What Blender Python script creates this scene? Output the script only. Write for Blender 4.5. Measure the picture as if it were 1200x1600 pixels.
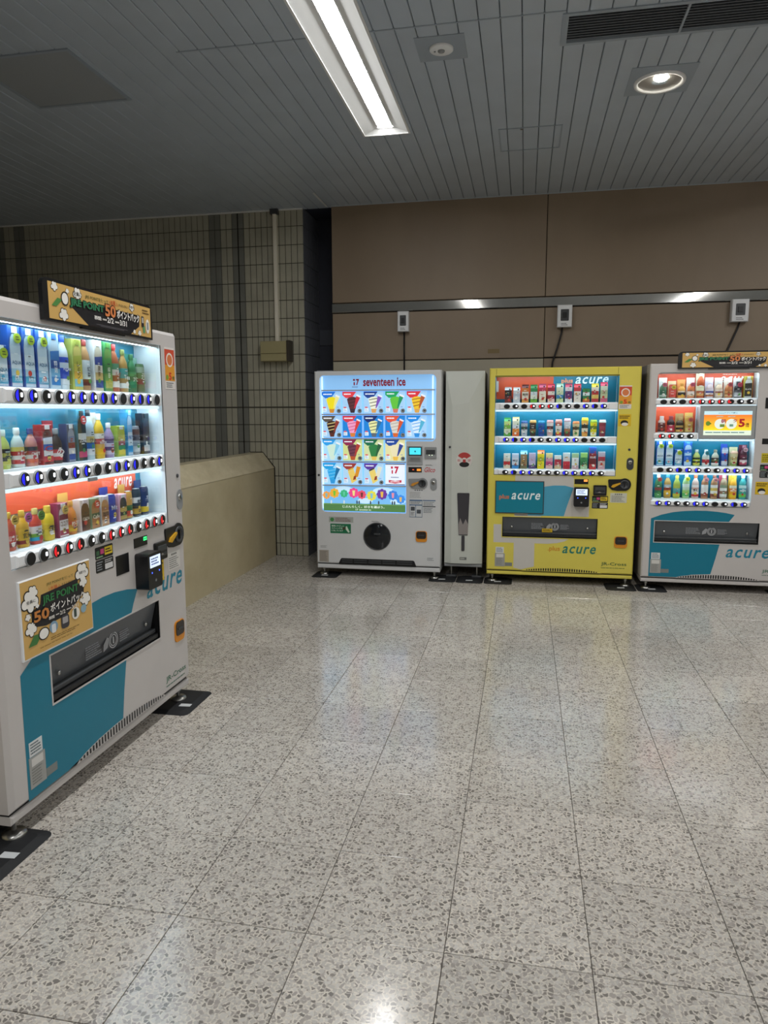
import bpy, math, random
from mathutils import Matrix, Vector
random.seed(7)
scene = bpy.context.scene
for _o in list(bpy.data.objects):
    bpy.data.objects.remove(_o)
COL = scene.collection
PI = math.pi

# ------------------------------------------------------------------ camera
cam_data = bpy.data.cameras.new('camera')
cam_data.sensor_fit = 'VERTICAL'
cam_data.sensor_height = 32.0
cam_data.lens = 1113.98 / 1600 * 32.0
cam_data.clip_start = 0.05
cam = bpy.data.objects.new('camera', cam_data)
COL.objects.link(cam)
_yaw, _pitch, _roll, CAM_H = -0.193365, 0.139481, -0.002828, 1.4933
_fw = Vector((math.sin(_yaw) * math.cos(_pitch), math.cos(_yaw) * math.cos(_pitch), -math.sin(_pitch)))
_rt = Vector((math.cos(_yaw), -math.sin(_yaw), 0))
_up = _rt.cross(_fw)
_r2 = _rt * math.cos(_roll) + _up * math.sin(_roll)
_u2 = _up * math.cos(_roll) - _rt * math.sin(_roll)
cam.matrix_world = Matrix(((_r2.x, _u2.x, -_fw.x, 0), (_r2.y, _u2.y, -_fw.y, 0), (_r2.z, _u2.z, -_fw.z, CAM_H), (0, 0, 0, 1)))
scene.camera = cam

# ------------------------------------------------------------------ world, exposure
world = bpy.data.worlds.new('world')
scene.world = world
world.use_nodes = True
WB = world.node_tree.nodes['Background']
WB.inputs['Color'].default_value = (0.75, 0.85, 1.0, 1)
WB.inputs['Strength'].default_value = 0.05
vs = scene.view_settings
vs.view_transform = 'Standard'
vs.look = 'None'
vs.exposure = 0.38
vs.gamma = 1.0
vs.use_curve_mapping = False
scene.cycles.use_denoising = True
scene.cycles.max_bounces = 7
scene.cycles.transparent_max_bounces = 12
scene.cycles.sample_clamp_indirect = 6.0

TUBE_E = 34.0        # fluorescent line in the ceiling
SPOT_W = 45.0        # downlight
LED_E = 13.0          # strips inside the machines
BACKLIT_E = 0.72      # backlit panel of the ice cream machine

# ------------------------------------------------------------------ materials
def lin(c):
    return c / 12.92 if c <= 0.04045 else ((c + 0.055) / 1.055) ** 2.4

def hexc(h):
    h = h.lstrip('#')
    return tuple(lin(int(h[i:i + 2], 16) / 255) for i in (0, 2, 4)) + (1.0,)

MATS = {}
def mat(name, col, rough=0.5, metal=0.0, emit=0.0, noise=0.0, nscale=30.0, spec=0.5, bump=0.0, coat=0.0, alpha=None):
    if name in MATS:
        return MATS[name]
    m = bpy.data.materials.new(name)
    m.use_nodes = True
    nt = m.node_tree
    b = nt.nodes['Principled BSDF']
    c = hexc(col) if isinstance(col, str) else tuple(col) + (1.0,)
    b.inputs['Base Color'].default_value = c
    b.inputs['Roughness'].default_value = rough
    b.inputs['Metallic'].default_value = metal
    b.inputs['Specular IOR Level'].default_value = spec
    if coat:
        b.inputs['Coat Weight'].default_value = coat
    if emit:
        b.inputs['Emission Color'].default_value = c
        b.inputs['Emission Strength'].default_value = emit
    if noise or bump:
        geo = nt.nodes.new('ShaderNodeNewGeometry')
        n = nt.nodes.new('ShaderNodeTexNoise')
        n.inputs['Scale'].default_value = nscale
        n.inputs['Detail'].default_value = 4.0
        nt.links.new(geo.outputs['Position'], n.inputs['Vector'])
        if noise:
            mr = nt.nodes.new('ShaderNodeMapRange')
            mr.inputs['From Min'].default_value = 0.25
            mr.inputs['From Max'].default_value = 0.75
            mr.inputs['To Min'].default_value = 1.0 - noise
            mr.inputs['To Max'].default_value = 1.0 + noise
            nt.links.new(n.outputs['Fac'], mr.inputs['Value'])
            vm = nt.nodes.new('ShaderNodeVectorMath')
            vm.operation = 'SCALE'
            vm.inputs[0].default_value = c[:3]
            nt.links.new(mr.outputs['Result'], vm.inputs['Scale'])
            nt.links.new(vm.outputs['Vector'], b.inputs['Base Color'])
        if bump:
            bp = nt.nodes.new('ShaderNodeBump')
            bp.inputs['Strength'].default_value = bump
            bp.inputs['Distance'].default_value = 0.002
            nt.links.new(n.outputs['Fac'], bp.inputs['Height'])
            nt.links.new(bp.outputs['Normal'], b.inputs['Normal'])
    MATS[name] = m
    return m

def ink(col):                      # printed colour, one material per colour
    return mat('ink_' + col.lstrip('#'), col, 0.45)

def glow(col, e):
    return mat('glow_%s_%s' % (col.lstrip('#'), e), col, 0.5, emit=e * .82)

def glass_mat(name, tint=(1, 1, 1), refl=1.0, rough=0.02):
    if name in MATS:
        return MATS[name]
    m = bpy.data.materials.new(name)
    m.use_nodes = True
    nt = m.node_tree
    nt.nodes.clear()
    out = nt.nodes.new('ShaderNodeOutputMaterial')
    mix = nt.nodes.new('ShaderNodeMixShader')
    tr = nt.nodes.new('ShaderNodeBsdfTransparent')
    tr.inputs['Color'].default_value = tuple(tint) + (1,)
    gl = nt.nodes.new('ShaderNodeBsdfGlossy')
    gl.inputs['Roughness'].default_value = rough
    fr = nt.nodes.new('ShaderNodeFresnel')
    fr.inputs['IOR'].default_value = 1.45
    mu = nt.nodes.new('ShaderNodeMath')
    mu.operation = 'MULTIPLY'
    mu.inputs[1].default_value = refl
    nt.links.new(fr.outputs['Fac'], mu.inputs[0])
    nt.links.new(mu.outputs[0], mix.inputs['Fac'])
    nt.links.new(tr.outputs[0], mix.inputs[1])
    nt.links.new(gl.outputs[0], mix.inputs[2])
    nt.links.new(mix.outputs[0], out.inputs['Surface'])
    MATS[name] = m
    return m

def terrazzo():
    m = bpy.data.materials.new('terrazzo')
    m.use_nodes = True
    nt = m.node_tree
    N, Lk = nt.nodes, nt.links
    b = N['Principled BSDF']
    geo = N.new('ShaderNodeNewGeometry')
    oi = N.new('ShaderNodeObjectInfo')
    off = N.new('ShaderNodeVectorMath'); off.operation = 'MULTIPLY_ADD'
    Lk.new(oi.outputs['Random'], off.inputs[0])
    off.inputs[1].default_value = (17.0, 31.0, 0.0)
    Lk.new(geo.outputs['Position'], off.inputs[2])
    warp = N.new('ShaderNodeTexNoise'); warp.inputs['Scale'].default_value = 60
    Lk.new(off.outputs[0], warp.inputs['Vector'])
    add = N.new('ShaderNodeVectorMath'); add.operation = 'MULTIPLY_ADD'
    Lk.new(warp.outputs['Color'], add.inputs[0]); add.inputs[1].default_value = (.014, .014, 0)
    Lk.new(off.outputs[0], add.inputs[2])

    def vor(scale, feature):
        v = N.new('ShaderNodeTexVoronoi')
        v.voronoi_dimensions = '2D'
        v.feature = feature
        v.inputs['Scale'].default_value = scale
        Lk.new(add.outputs[0], v.inputs['Vector'])
        return v

    def ramp(sock, stops, interp='LINEAR'):
        r = N.new('ShaderNodeValToRGB')
        r.color_ramp.interpolation = interp
        while len(r.color_ramp.elements) < len(stops):
            r.color_ramp.elements.new(0.5)
        for e, (p, c) in zip(r.color_ramp.elements, stops):
            e.position = p
            e.color = c if len(c) == 4 else tuple(c) + (1,)
        Lk.new(sock, r.inputs['Fac'])
        return r

    def mixc(fac, a, bb):
        x = N.new('ShaderNodeMix'); x.data_type = 'RGBA'
        if isinstance(fac, float): x.inputs['Factor'].default_value = fac
        else: Lk.new(fac, x.inputs['Factor'])
        for s, val in ((x.inputs['A'], a), (x.inputs['B'], bb)):
            if isinstance(val, tuple): s.default_value = val
            else: Lk.new(val, s)
        return x.outputs['Result']
    # big chips: a share of the cells is grey stone, the rest pale stone
    vf = vor(74, 'F1'); ve = vor(74, 'DISTANCE_TO_EDGE')
    cell = N.new('ShaderNodeSeparateColor'); Lk.new(vf.outputs['Color'], cell.inputs[0])
    chipc = ramp(cell.outputs[0], [(0.0, hexc('#87827d')), (0.16, hexc('#9a948e')), (0.27, hexc('#b3ada7')), (0.50, hexc('#cbc6c0')), (0.8, hexc('#d9d5cf')), (1.0, hexc('#bfb8b1'))], 'CONSTANT')
    edge = ramp(ve.outputs['Distance'], [(0.0, (0, 0, 0)), (0.125, (0, 0, 0)), (0.185, (1, 1, 1))])
    # fine chips in the matrix
    vs_ = vor(170, 'F1')
    c2 = N.new('ShaderNodeSeparateColor'); Lk.new(vs_.outputs['Color'], c2.inputs[0])
    fine = ramp(c2.outputs[0], [(0.0, hexc('#bdb7b0')), (0.25, hexc('#dad3c8')), (0.6, hexc('#e8e1d5'))], 'CONSTANT')
    base = mixc(edge.outputs['Color'], fine.outputs['Color'], chipc.outputs['Color'])
    # slow stains and a slight tone per tile
    st = N.new('ShaderNodeTexNoise'); st.inputs['Scale'].default_value = 2.2; st.inputs['Detail'].default_value = 5
    Lk.new(geo.outputs['Position'], st.inputs['Vector'])
    tone = N.new('ShaderNodeMath'); tone.operation = 'MULTIPLY_ADD'
    Lk.new(oi.outputs['Random'], tone.inputs[0]); tone.inputs[1].default_value = 0.13; tone.inputs[2].default_value = 0.63
    t2 = N.new('ShaderNodeMath'); t2.operation = 'MULTIPLY_ADD'
    Lk.new(st.outputs['Fac'], t2.inputs[0]); t2.inputs[1].default_value = 0.12; Lk.new(tone.outputs[0], t2.inputs[2])
    sc = N.new('ShaderNodeVectorMath'); sc.operation = 'SCALE'
    Lk.new(base, sc.inputs[0]); Lk.new(t2.outputs[0], sc.inputs['Scale'])
    Lk.new(sc.outputs[0], b.inputs['Base Color'])
    rr = N.new('ShaderNodeMapRange')
    Lk.new(st.outputs['Fac'], rr.inputs['Value'])
    rr.inputs['From Min'].default_value = .3; rr.inputs['From Max'].default_value = .7
    rr.inputs['To Min'].default_value = 0.13; rr.inputs['To Max'].default_value = 0.18
    Lk.new(rr.outputs['Result'], b.inputs['Roughness'])
    b.inputs['Specular IOR Level'].default_value = 0.8
    return m

def streaked(name, c1, c2, rough, scale=(6, 6, 1.2), c3=None):
    """stone or painted metal with vertical streaks of wear"""
    m = bpy.data.materials.new(name)
    m.use_nodes = True
    nt = m.node_tree
    N, Lk = nt.nodes, nt.links
    b = N['Principled BSDF']
    geo = N.new('ShaderNodeNewGeometry')
    mp = N.new('ShaderNodeMapping')
    mp.inputs['Scale'].default_value = scale
    Lk.new(geo.outputs['Position'], mp.inputs['Vector'])
    n = N.new('ShaderNodeTexNoise'); n.inputs['Scale'].default_value = 1.0; n.inputs['Detail'].default_value = 8; n.inputs['Roughness'].default_value = .62
    Lk.new(mp.outputs[0], n.inputs['Vector'])
    r = N.new('ShaderNodeValToRGB')
    r.color_ramp.elements[0].position = .3; r.color_ramp.elements[0].color = hexc(c1)
    r.color_ramp.elements[1].position = .7; r.color_ramp.elements[1].color = hexc(c2)
    Lk.new(n.outputs['Fac'], r.inputs['Fac'])
    Lk.new(r.outputs['Color'], b.inputs['Base Color'])
    b.inputs['Roughness'].default_value = rough
    MATS[name] = m
    return m

M = {}
M['terrazzo'] = terrazzo()
M['joint'] = mat('floor_joint', '#5a5650', 0.8, noise=.3)
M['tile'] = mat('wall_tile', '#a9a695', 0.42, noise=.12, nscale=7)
M['tile_dark'] = mat('wall_tile_dark', '#787972', 0.5, noise=.1, nscale=9)
M['grout'] = mat('tile_grout', '#46453d', 0.9)
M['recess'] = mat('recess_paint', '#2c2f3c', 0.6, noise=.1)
M['panel'] = streaked('wall_panel', '#84735f', '#907f6b', 0.5, (1.4, 1.4, .7))
M['panel_pale'] = streaked('wall_panel_pale', '#a29b88', '#aea794', 0.55, (2, 2, 1))
M['seam'] = mat('dark_seam', '#17150f', 0.9)
M['chrome'] = mat('chrome_band', '#cfceca', 0.06, 1.0, noise=.08, nscale=3)
M['stone'] = streaked('parapet_stone', '#b8ab88', '#cdc1a0', 0.42, (5, 2.0, 2.6))
M['coping'] = streaked('coping_stone', '#bfb291', '#d6cbac', 0.4, (9, 6, 9))
M['slat'] = mat('ceiling_slat', '#b0bac4', 0.38, noise=.05, nscale=4)
M['ceil_gap'] = mat('ceiling_gap', '#33373b', 0.9)
M['plate'] = mat('ceiling_plate', '#98a2ac', 0.5)
M['white_metal'] = mat('white_metal', '#dfe0de', 0.4)
M['trough'] = mat('lamp_trough', '#eceeee', 0.35)
M['body'] = mat('machine_paint', '#c6c2c0', 0.35, noise=.03, nscale=5)
M['bodyw'] = mat('ice_machine_paint', '#cfd1d3', 0.35, noise=.03, nscale=5)
M['bodyy'] = mat('yellow_paint', '#d9cb57', 0.35, noise=.03, nscale=5)
M['side'] = mat('machine_side', '#8f8d8b', 0.5)
M['binw'] = mat('bin_paint', '#c2c6bf', 0.4, noise=.03, nscale=5)
M['black'] = mat('black_plastic', '#101114', 0.35)
M['matblack'] = mat('rubber_black', '#131519', 0.65, noise=.25, nscale=40, bump=.3)
M['steel'] = mat('steel', '#a9a9a6', 0.3, 1.0)
M['grey'] = mat('grey_plastic', '#8d9092', 0.45)
M['dgrey'] = mat('dark_grey_plastic', '#3a3d40', 0.4)
M['white'] = mat('white_plastic', '#e6e8ea', 0.4)
M['inside'] = mat('case_inside', '#dfe9ee', 0.45)
M['teal'] = mat('teal_print', '#00738f', 0.42)
M['orange'] = mat('orange_print', '#d8532f', 0.45)
M['ledge'] = mat('lit_ledge', '#dff2fa', 0.5, emit=0.55)
M['led'] = mat('led_white', '#e2f6ff', 0.5, emit=LED_E)
M['glass'] = glass_mat('display_glass', (.97, .98, .98), 0.12)
M['smoke'] = mat('smoked_flap', '#5b5f64', .28)
M['smoke'].node_tree.nodes['Principled BSDF'].inputs['Alpha'].default_value = .86

# ------------------------------------------------------------------ mesh helpers
class MB:
    def __init__(s):
        s.v, s.f, s.m, s.mats, s.sm = [], [], [], [], []
    def mi(s, m):
        if isinstance(m, str):
            m = M[m] if m in M else ink(m)
        if m not in s.mats:
            s.mats.append(m)
        return s.mats.index(m)
    def face(s, pts, m, smooth=False):
        i = len(s.v)
        s.v += [tuple(p) for p in pts]
        s.f.append(tuple(range(i, i + len(pts)))); s.m.append(s.mi(m)); s.sm.append(smooth)
    def raw(s, vs, fs, m, smooth=False):
        i = len(s.v); k = s.mi(m)
        s.v += [tuple(p) for p in vs]
        for f in fs:
            s.f.append(tuple(i + a for a in f)); s.m.append(k); s.sm.append(smooth)
    def box(s, x0, x1, y0, y1, z0, z1, m, c=0.0):
        """box; c > 0 chamfers every edge of the -y (front) face"""
        if c:
            V = [(x0, y0 + c, z0), (x1, y0 + c, z0), (x1, y0 + c, z1), (x0, y0 + c, z1),
                 (x0 + c, y0, z0 + c), (x1 - c, y0, z0 + c), (x1 - c, y0, z1 - c), (x0 + c, y0, z1 - c),
                 (x0, y1, z0), (x1, y1, z0), (x1, y1, z1), (x0, y1, z1)]
            F = [(4, 5, 6, 7), (0, 1, 5, 4), (1, 2, 6, 5), (2, 3, 7, 6), (3, 0, 4, 7),
                 (0, 8, 9, 1), (1, 9, 10, 2), (2, 10, 11, 3), (3, 11, 8, 0), (8, 11, 10, 9)]
        else:
            V = [(x0, y0, z0), (x1, y0, z0), (x1, y0, z1), (x0, y0, z1), (x0, y1, z0), (x1, y1, z0), (x1, y1, z1), (x0, y1, z1)]
            F = [(0, 1, 2, 3), (5, 4, 7, 6), (4, 0, 3, 7), (1, 5, 6, 2), (3, 2, 6, 7), (4, 5, 1, 0)]
        s.raw(V, F, m)
    def prism(s, pts, y0, y1, m, side=None):
        """polygon (x, z) counter-clockwise seen from -y, extruded from y0 (front) to y1"""
        n = len(pts)
        s.face([(x, y0, z) for x, z in pts], m)
        s.face([(x, y1, z) for x, z in reversed(pts)], side or m)
        for i in range(n):
            a, b = pts[i], pts[(i + 1) % n]
            s.face([(a[0], y0, a[1]), (a[0], y1, a[1]), (b[0], y1, b[1]), (b[0], y0, b[1])], side or m)
    def flat(s, pts, y, m):
        s.face([(x, y, z) for x, z in pts], m)
    def rect(s, x0, x1, z0, z1, y, m):
        s.face([(x0, y, z0), (x1, y, z0), (x1, y, z1), (x0, y, z1)], m)
    def disc(s, cx, cz, r, y, m, n=20, rz=None):
        s.flat(ell(cx, cz, r, rz or r, n), y, m)
    def lathe(s, prof, m, n=14, c=(0, 0, 0), axis='z', smooth=True, sy=1.0):
        """prof: (radius, height[, material]) ; material is that of the segment below the point"""
        i0 = len(s.v)
        for p in prof:
            for k in range(n):
                a = 2 * PI * k / n
                x, y = p[0] * math.cos(a), p[0] * math.sin(a) * sy
                if axis == 'z':
                    s.v.append((c[0] + x, c[1] + y, c[2] + p[1]))
                else:                       # axis along -y, height goes towards the viewer
                    s.v.append((c[0] + x, c[1] - p[1], c[2] + y))
        for j in range(len(prof) - 1):
            mm = s.mi(prof[j + 1][2] if len(prof[j + 1]) > 2 else m)
            for k in range(n):
                a, b = i0 + j * n + k, i0 + j * n + (k + 1) % n
                s.f.append((a, b, b + n, a + n)); s.m.append(mm); s.sm.append(smooth)
    def tube(s, pts, r, m, n=8):
        P = [Vector(p) for p in pts]
        rings = []
        for i, p in enumerate(P):
            d = (P[min(i + 1, len(P) - 1)] - P[max(i - 1, 0)]).normalized()
            a = d.orthogonal().normalized() if i == 0 else (rings[-1][1] - d * rings[-1][1].dot(d)).normalized()
            rings.append((p, a, d.cross(a)))
        i0 = len(s.v)
        for p, a, b in rings:
            for k in range(n):
                t = 2 * PI * k / n
                s.v.append(tuple(p + a * r * math.cos(t) + b * r * math.sin(t)))
        mm = s.mi(m)
        for j in range(len(P) - 1):
            for k in range(n):
                a, b = i0 + j * n + k, i0 + j * n + (k + 1) % n
                s.f.append((a, b, b + n, a + n)); s.m.append(mm); s.sm.append(True)
        for e in (0, len(P) - 1):
            s.f.append(tuple(i0 + e * n + k for k in range(n))); s.m.append(mm); s.sm.append(False)
    def mesh(s, name):
        me = bpy.data.meshes.new(name)
        me.from_pydata(s.v, [], s.f)
        for m in s.mats:
            me.materials.append(m)
        me.polygons.foreach_set('material_index', s.m)
        me.polygons.foreach_set('use_smooth', s.sm)
        me.update()
        return me
    def build(s, name, parent=None, loc=(0, 0, 0), rz=0.0):
        return place(name, s.mesh(name), parent, loc, rz)

def ell(cx, cz, rx, rz, n=20, a0=0.0, a1=2 * PI):
    full = abs(a1 - a0 - 2 * PI) < 1e-6
    return [(cx + rx * math.cos(a0 + (a1 - a0) * k / (n if full else n - 1)), cz + rz * math.sin(a0 + (a1 - a0) * k / (n if full else n - 1))) for k in range(n)]

def rrect(x0, x1, z0, z1, r, n=4):
    P = []
    for cx, cz, a in ((x1 - r, z0 + r, -PI / 2), (x1 - r, z1 - r, 0), (x0 + r, z1 - r, PI / 2), (x0 + r, z0 + r, PI)):
        P += [(cx + r * math.cos(a + PI / 2 * k / n), cz + r * math.sin(a + PI / 2 * k / n)) for k in range(n + 1)]
    return P

def place(name, me, parent=None, loc=(0, 0, 0), rz=0.0):
    o = bpy.data.objects.new(name, me)
    COL.objects.link(o)
    o.location = loc
    o.rotation_euler = (0, 0, rz)
    if parent is not None:
        o.parent = parent
    return o

def tag(o, label=None, cat=None, group=None, kind=None):
    if label: o['label'] = label
    if cat: o['category'] = cat
    if group: o['group'] = group
    if kind: o['kind'] = kind
    return o

def thing(name, label, cat, loc=(0, 0, 0), rz=0.0, group=None):
    return tag(place(name, None, None, loc, rz), label, cat, group)

_TX = {}
def text2d(body, bold=0.0, shear=0.0, space=1.0):
    key = (body, bold, shear, space)
    if key not in _TX:
        c = bpy.data.curves.new('lettering', 'FONT')
        c.body = body
        c.resolution_u = 2
        c.offset = bold
        c.space_character = space
        o = bpy.data.objects.new('lettering', c)
        me = bpy.data.meshes.new_from_object(o)
        V = [(v.co.x + shear * v.co.y, v.co.y) for v in me.vertices]
        F = [tuple(p.vertices) for p in me.polygons]
        bpy.data.objects.remove(o); bpy.data.curves.remove(c); bpy.data.meshes.remove(me)
        x0, x1 = min(v[0] for v in V), max(v[0] for v in V)
        y0, y1 = min(v[1] for v in V), max(v[1] for v in V)
        _TX[key] = ([((x - x0) / (x1 - x0), (y - y0) / (y1 - y0)) for x, y in V], F)
    return _TX[key]

def put_text(mb, body, x0, x1, z0, z1, y, m, bold=0.01, shear=0.0, rot=0.0, space=1.0):
    """letters fitted to a rectangle of the x-z plane, facing -y"""
    if body == 'acure': bold, space = .016, 1.14
    V, F = text2d(body, bold, shear, space)
    cx, cz = (x0 + x1) / 2, (z0 + z1) / 2
    ca, sa = math.cos(rot), math.sin(rot)
    P = []
    for u, v in V:
        dx, dz = (u - .5) * (x1 - x0), (v - .5) * (z1 - z0)
        P.append((cx + dx * ca - dz * sa, y, cz + dx * sa + dz * ca))
    mb.raw(P, F, m)

def lines(mb, x0, x1, z0, z1, n, y, m, seed=1, fill=.45):
    """rows of small print too fine to read"""
    R = random.Random(seed)
    h = (z1 - z0) / n
    for i in range(n):
        z = z1 - (i + .5) * h
        x = x0
        e = x0 + (x1 - x0) * R.uniform(.7, 1.0)
        while x < e:
            w = R.uniform(.06, .2) * (x1 - x0)
            mb.rect(x, min(x + w, e), z - h * fill / 2, z + h * fill / 2, y, m)
            x += w + .02 * (x1 - x0)

def cloud(mb, cx, cz, r, y, fillm='#f2f0ea', linem='#15130f'):
    pts = [(0, 0, 1), (-.75, -.15, .62), (.72, -.1, .66), (-.3, .6, .62), (.4, .55, .6), (.05, -.6, .6)]
    for i, (dx, dz, k) in enumerate(pts):
        mb.disc(cx + dx * r, cz + dz * r, r * k * .72 + r * .13, y - .00005 * i, linem, 14)
    for i, (dx, dz, k) in enumerate(pts):
        mb.disc(cx + dx * r, cz + dz * r, r * k * .72, y - .0004 - .00005 * i, fillm, 14)
# ================================================================== SETTING
CZ = 3.468                 # ceiling height
WY = 7.03                  # face of the far wall
RX0, RX1, RY0, RY1 = -5.9, 6.0, -5.0, 7.62

# ---- floor
TX0, TY0, TP = -2.585, 0.195, 0.4
NTX, NTY = 15, 18
b = MB()
b.box(RX0, RX1, RY0, RY1, -.12, -.0035, 'joint')
X1, Y1 = TX0 + NTX * TP, TY0 + NTY * TP
for x0, x1, y0, y1 in ((RX0, TX0, RY0, RY1), (X1, RX1, RY0, RY1), (TX0, X1, RY0, TY0), (TX0, X1, Y1, RY1)):
    b.face([(x0, y0, 0), (x1, y0, 0), (x1, y1, 0), (x0, y1, 0)], 'terrazzo')
floor = tag(b.build('floor'), 'speckled grey terrazzo floor of square tiles', 'floor', kind='structure')
t = MB()
g, c = TP / 2 - .0012, .0009
V = [(-g, -g, -.02), (g, -g, -.02), (g, g, -.02), (-g, g, -.02), (-g, -g, -c), (g, -g, -c), (g, g, -c), (-g, g, -c),
     (-g + c, -g + c, 0), (g - c, -g + c, 0), (g - c, g - c, 0), (-g + c, g - c, 0)]
t.raw(V, [(8, 9, 10, 11), (4, 5, 9, 8), (5, 6, 10, 9), (6, 7, 11, 10), (7, 4, 8, 11), (0, 1, 5, 4), (1, 2, 6, 5), (2, 3, 7, 6), (3, 0, 4, 7)], 'terrazzo')
tile_me = t.mesh('floor_tile')
for i in range(NTX):
    for j in range(NTY):
        place('floor_tile', tile_me, floor, (TX0 + (i + .5) * TP, TY0 + (j + .5) * TP, random.uniform(-.0004, .0004)))

# ---- ceiling of long metal slats
b = MB()
b.box(RX0, RX1, RY0, RY1, CZ + .10, CZ + .2, 'ceil_gap')
ceil = tag(b.build('ceiling'), 'grey metal slat ceiling', 'ceiling', kind='structure')
SP, SX0 = 0.1095, -0.827
LX0, LX1, LYE = -1.177, -0.861, 5.345          # lamp trough
GX0, GX1, GY0, GY1 = 0.142, 1.85, 3.985, 4.305   # air grille
slat_cache = {}
def slat(x0, x1, y0, y1, z=CZ):
    if x1 - x0 < .006 or y1 - y0 < .02: return
    key = (round(x1 - x0, 4), round(y1 - y0, 4))
    if key not in slat_cache:
        w, l = key[0] / 2, key[1] / 2
        e = min(.004, w * .4)
        m = MB()
        m.raw([(-w, -l, .004), (-w + e, -l, 0), (w - e, -l, 0), (w, -l, .004), (w, -l, .016), (-w, -l, .016),
               (-w, l, .004), (-w + e, l, 0), (w - e, l, 0), (w, l, .004), (w, l, .016), (-w, l, .016)],
              [(7, 8, 2, 1), (6, 7, 1, 0), (8, 9, 3, 2), (9, 10, 4, 3), (11, 6, 0, 5), (0, 1, 2, 3, 4, 5), (11, 10, 9, 8, 7, 6)], 'slat')
        slat_cache[key] = m.mesh('ceiling_slat')
    place('ceiling_slat', slat_cache[key], ceil, ((x0 + x1) / 2, (y0 + y1) / 2, z))
k0 = int((RX0 - SX0) / SP) - 1
for k in range(k0, 62):
    x0, x1 = SX0 + k * SP + .002, SX0 + (k + 1) * SP - .002
    x0c = max(x0, RX0)
    if x1 < RX0 or x0 > RX1: continue
    split = -1.96 < (x0 + x1) / 2 < .16
    cuts = [RY0] + ([3.962] if split else []) + [RY1 - .55]
    xm = (x0 + x1) / 2
    for y0, y1 in zip(cuts, cuts[1:]):
        y0 += .004 if y0 > RY0 else 0
        y1 -= .004 if y1 < 7 else 0
        if x1 > LX0 and x0 < LX1:                         # beside or beyond the lamp trough
            slat(x0c, x1, max(y0, LYE + .006), y1)
            slat(x0c, min(x1, LX0 - .004), y0, min(y1, LYE + .006))
            slat(max(x0c, LX1 + .004), x1, y0, min(y1, LYE + .006))
        elif GX0 < xm < GX1 and y0 < GY0 < y1:
            slat(x0c, x1, y0, GY0)
            slat(x0c, x1, GY1, y1)
        else:
            slat(x0c, x1, y0, y1)

b = MB()
b.box(-1.94, LX0 - .014, 3.957, 3.967, CZ - .003, CZ + .012, 'plate')
b.box(LX1 + .014, GX0, 3.957, 3.967, CZ - .003, CZ + .012, 'plate')
tag(b.build('trim_3'), 'cross joint strip between the ceiling slats', 'trim', kind='structure')

# ---- far wall, right part: large brown panels with a chrome band
b = MB()
b.box(-1.885, RX1, WY + .012, WY + .10, 0, CZ + .1, 'seam')
wall_back = tag(b.build('wall_back'), 'brown panelled wall behind the vending machines', 'wall', kind='structure')
def panel(x0, x1, z0, z1, m):
    p = MB()
    p.box(x0 + .003, x1 - .003, WY, WY + .03, z0 + .003, z1 - .003, m, .003)
    p.build('wall_panel', wall_back)
vx = [-1.893, .163, 2.22, 4.27, RX1]
for i in range(4):
    panel(vx[i], vx[i + 1], 2.556, CZ + .01, 'panel')
    panel(vx[i], vx[i + 1], 1.995 if i == 0 else 2.0, 2.458, 'panel')
    panel(vx[i], vx[i + 1], 0, 1.992, 'panel_pale' if i == 0 else 'panel')
b = MB()
b.box(-1.893, RX1, WY - .012, WY + .02, 2.464, 2.550, 'chrome', .004)
tag(b.build('trim_1'), 'polished chrome band across the brown wall', 'trim', kind='structure')
b = MB()
b.box(RX0, -2.18, WY - .014, WY + .01, CZ - .012, CZ + .004, 'white_metal')
b.box(-1.893, RX1, WY - .014, WY + .01, CZ - .004, CZ + .006, 'slat')
b.box(-1.942, -1.926, 6.58, 7.02, CZ - .004, CZ + .006, 'white_metal')
tag(b.build('trim_2'), 'pale edge strip between ceiling and far wall', 'trim', kind='structure')

# ---- far wall, left part: narrow upright tiles, some columns dark
CX0, CP, ZP, ZJ = -2.18, 0.0617, 0.1765, 1.543
b = MB()
b.box(RX0 - .1, CX0 - .006, WY + .006, WY + .5, -.05, CZ + .1, 'grout')
wall_left = tag(b.build('wall_left'), 'olive grey wall of narrow upright tiles', 'wall', kind='structure')
dark = {10, 11, 14, 15, 50, 51, 54, 55}
rows = []
z = ZJ
while z > 0: z -= ZP
while z < CZ:
    rows.append((max(z, .0), min(z + ZP, CZ + .01))); z += ZP
cells = []
for kcol in range(60):
    x1 = CX0 - kcol * CP; x0 = x1 - CP
    if x0 < RX0: break
    for z0, z1 in rows:
        cells.append((kcol, x0, x1, z0, z1))
def seen(cl):
    kcol, x0, x1, z0, z1 = cl
    if z1 < 1.12 and x1 < -2.66: return False           # behind the parapet
    if x0 < -3.60 and z1 < 2.15: return False           # behind the near machine
    return z1 - z0 > .05
vis = sorted([c_ for c_ in cells if seen(c_)], key=lambda c_: (c_[1] + 2.18) ** 2 + (max(0, c_[3] - 2.6) * 1.0) ** 2)
single = set((c_[0], c_[3]) for c_ in vis[:300])
tcache = {}
rest = MB()
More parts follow.
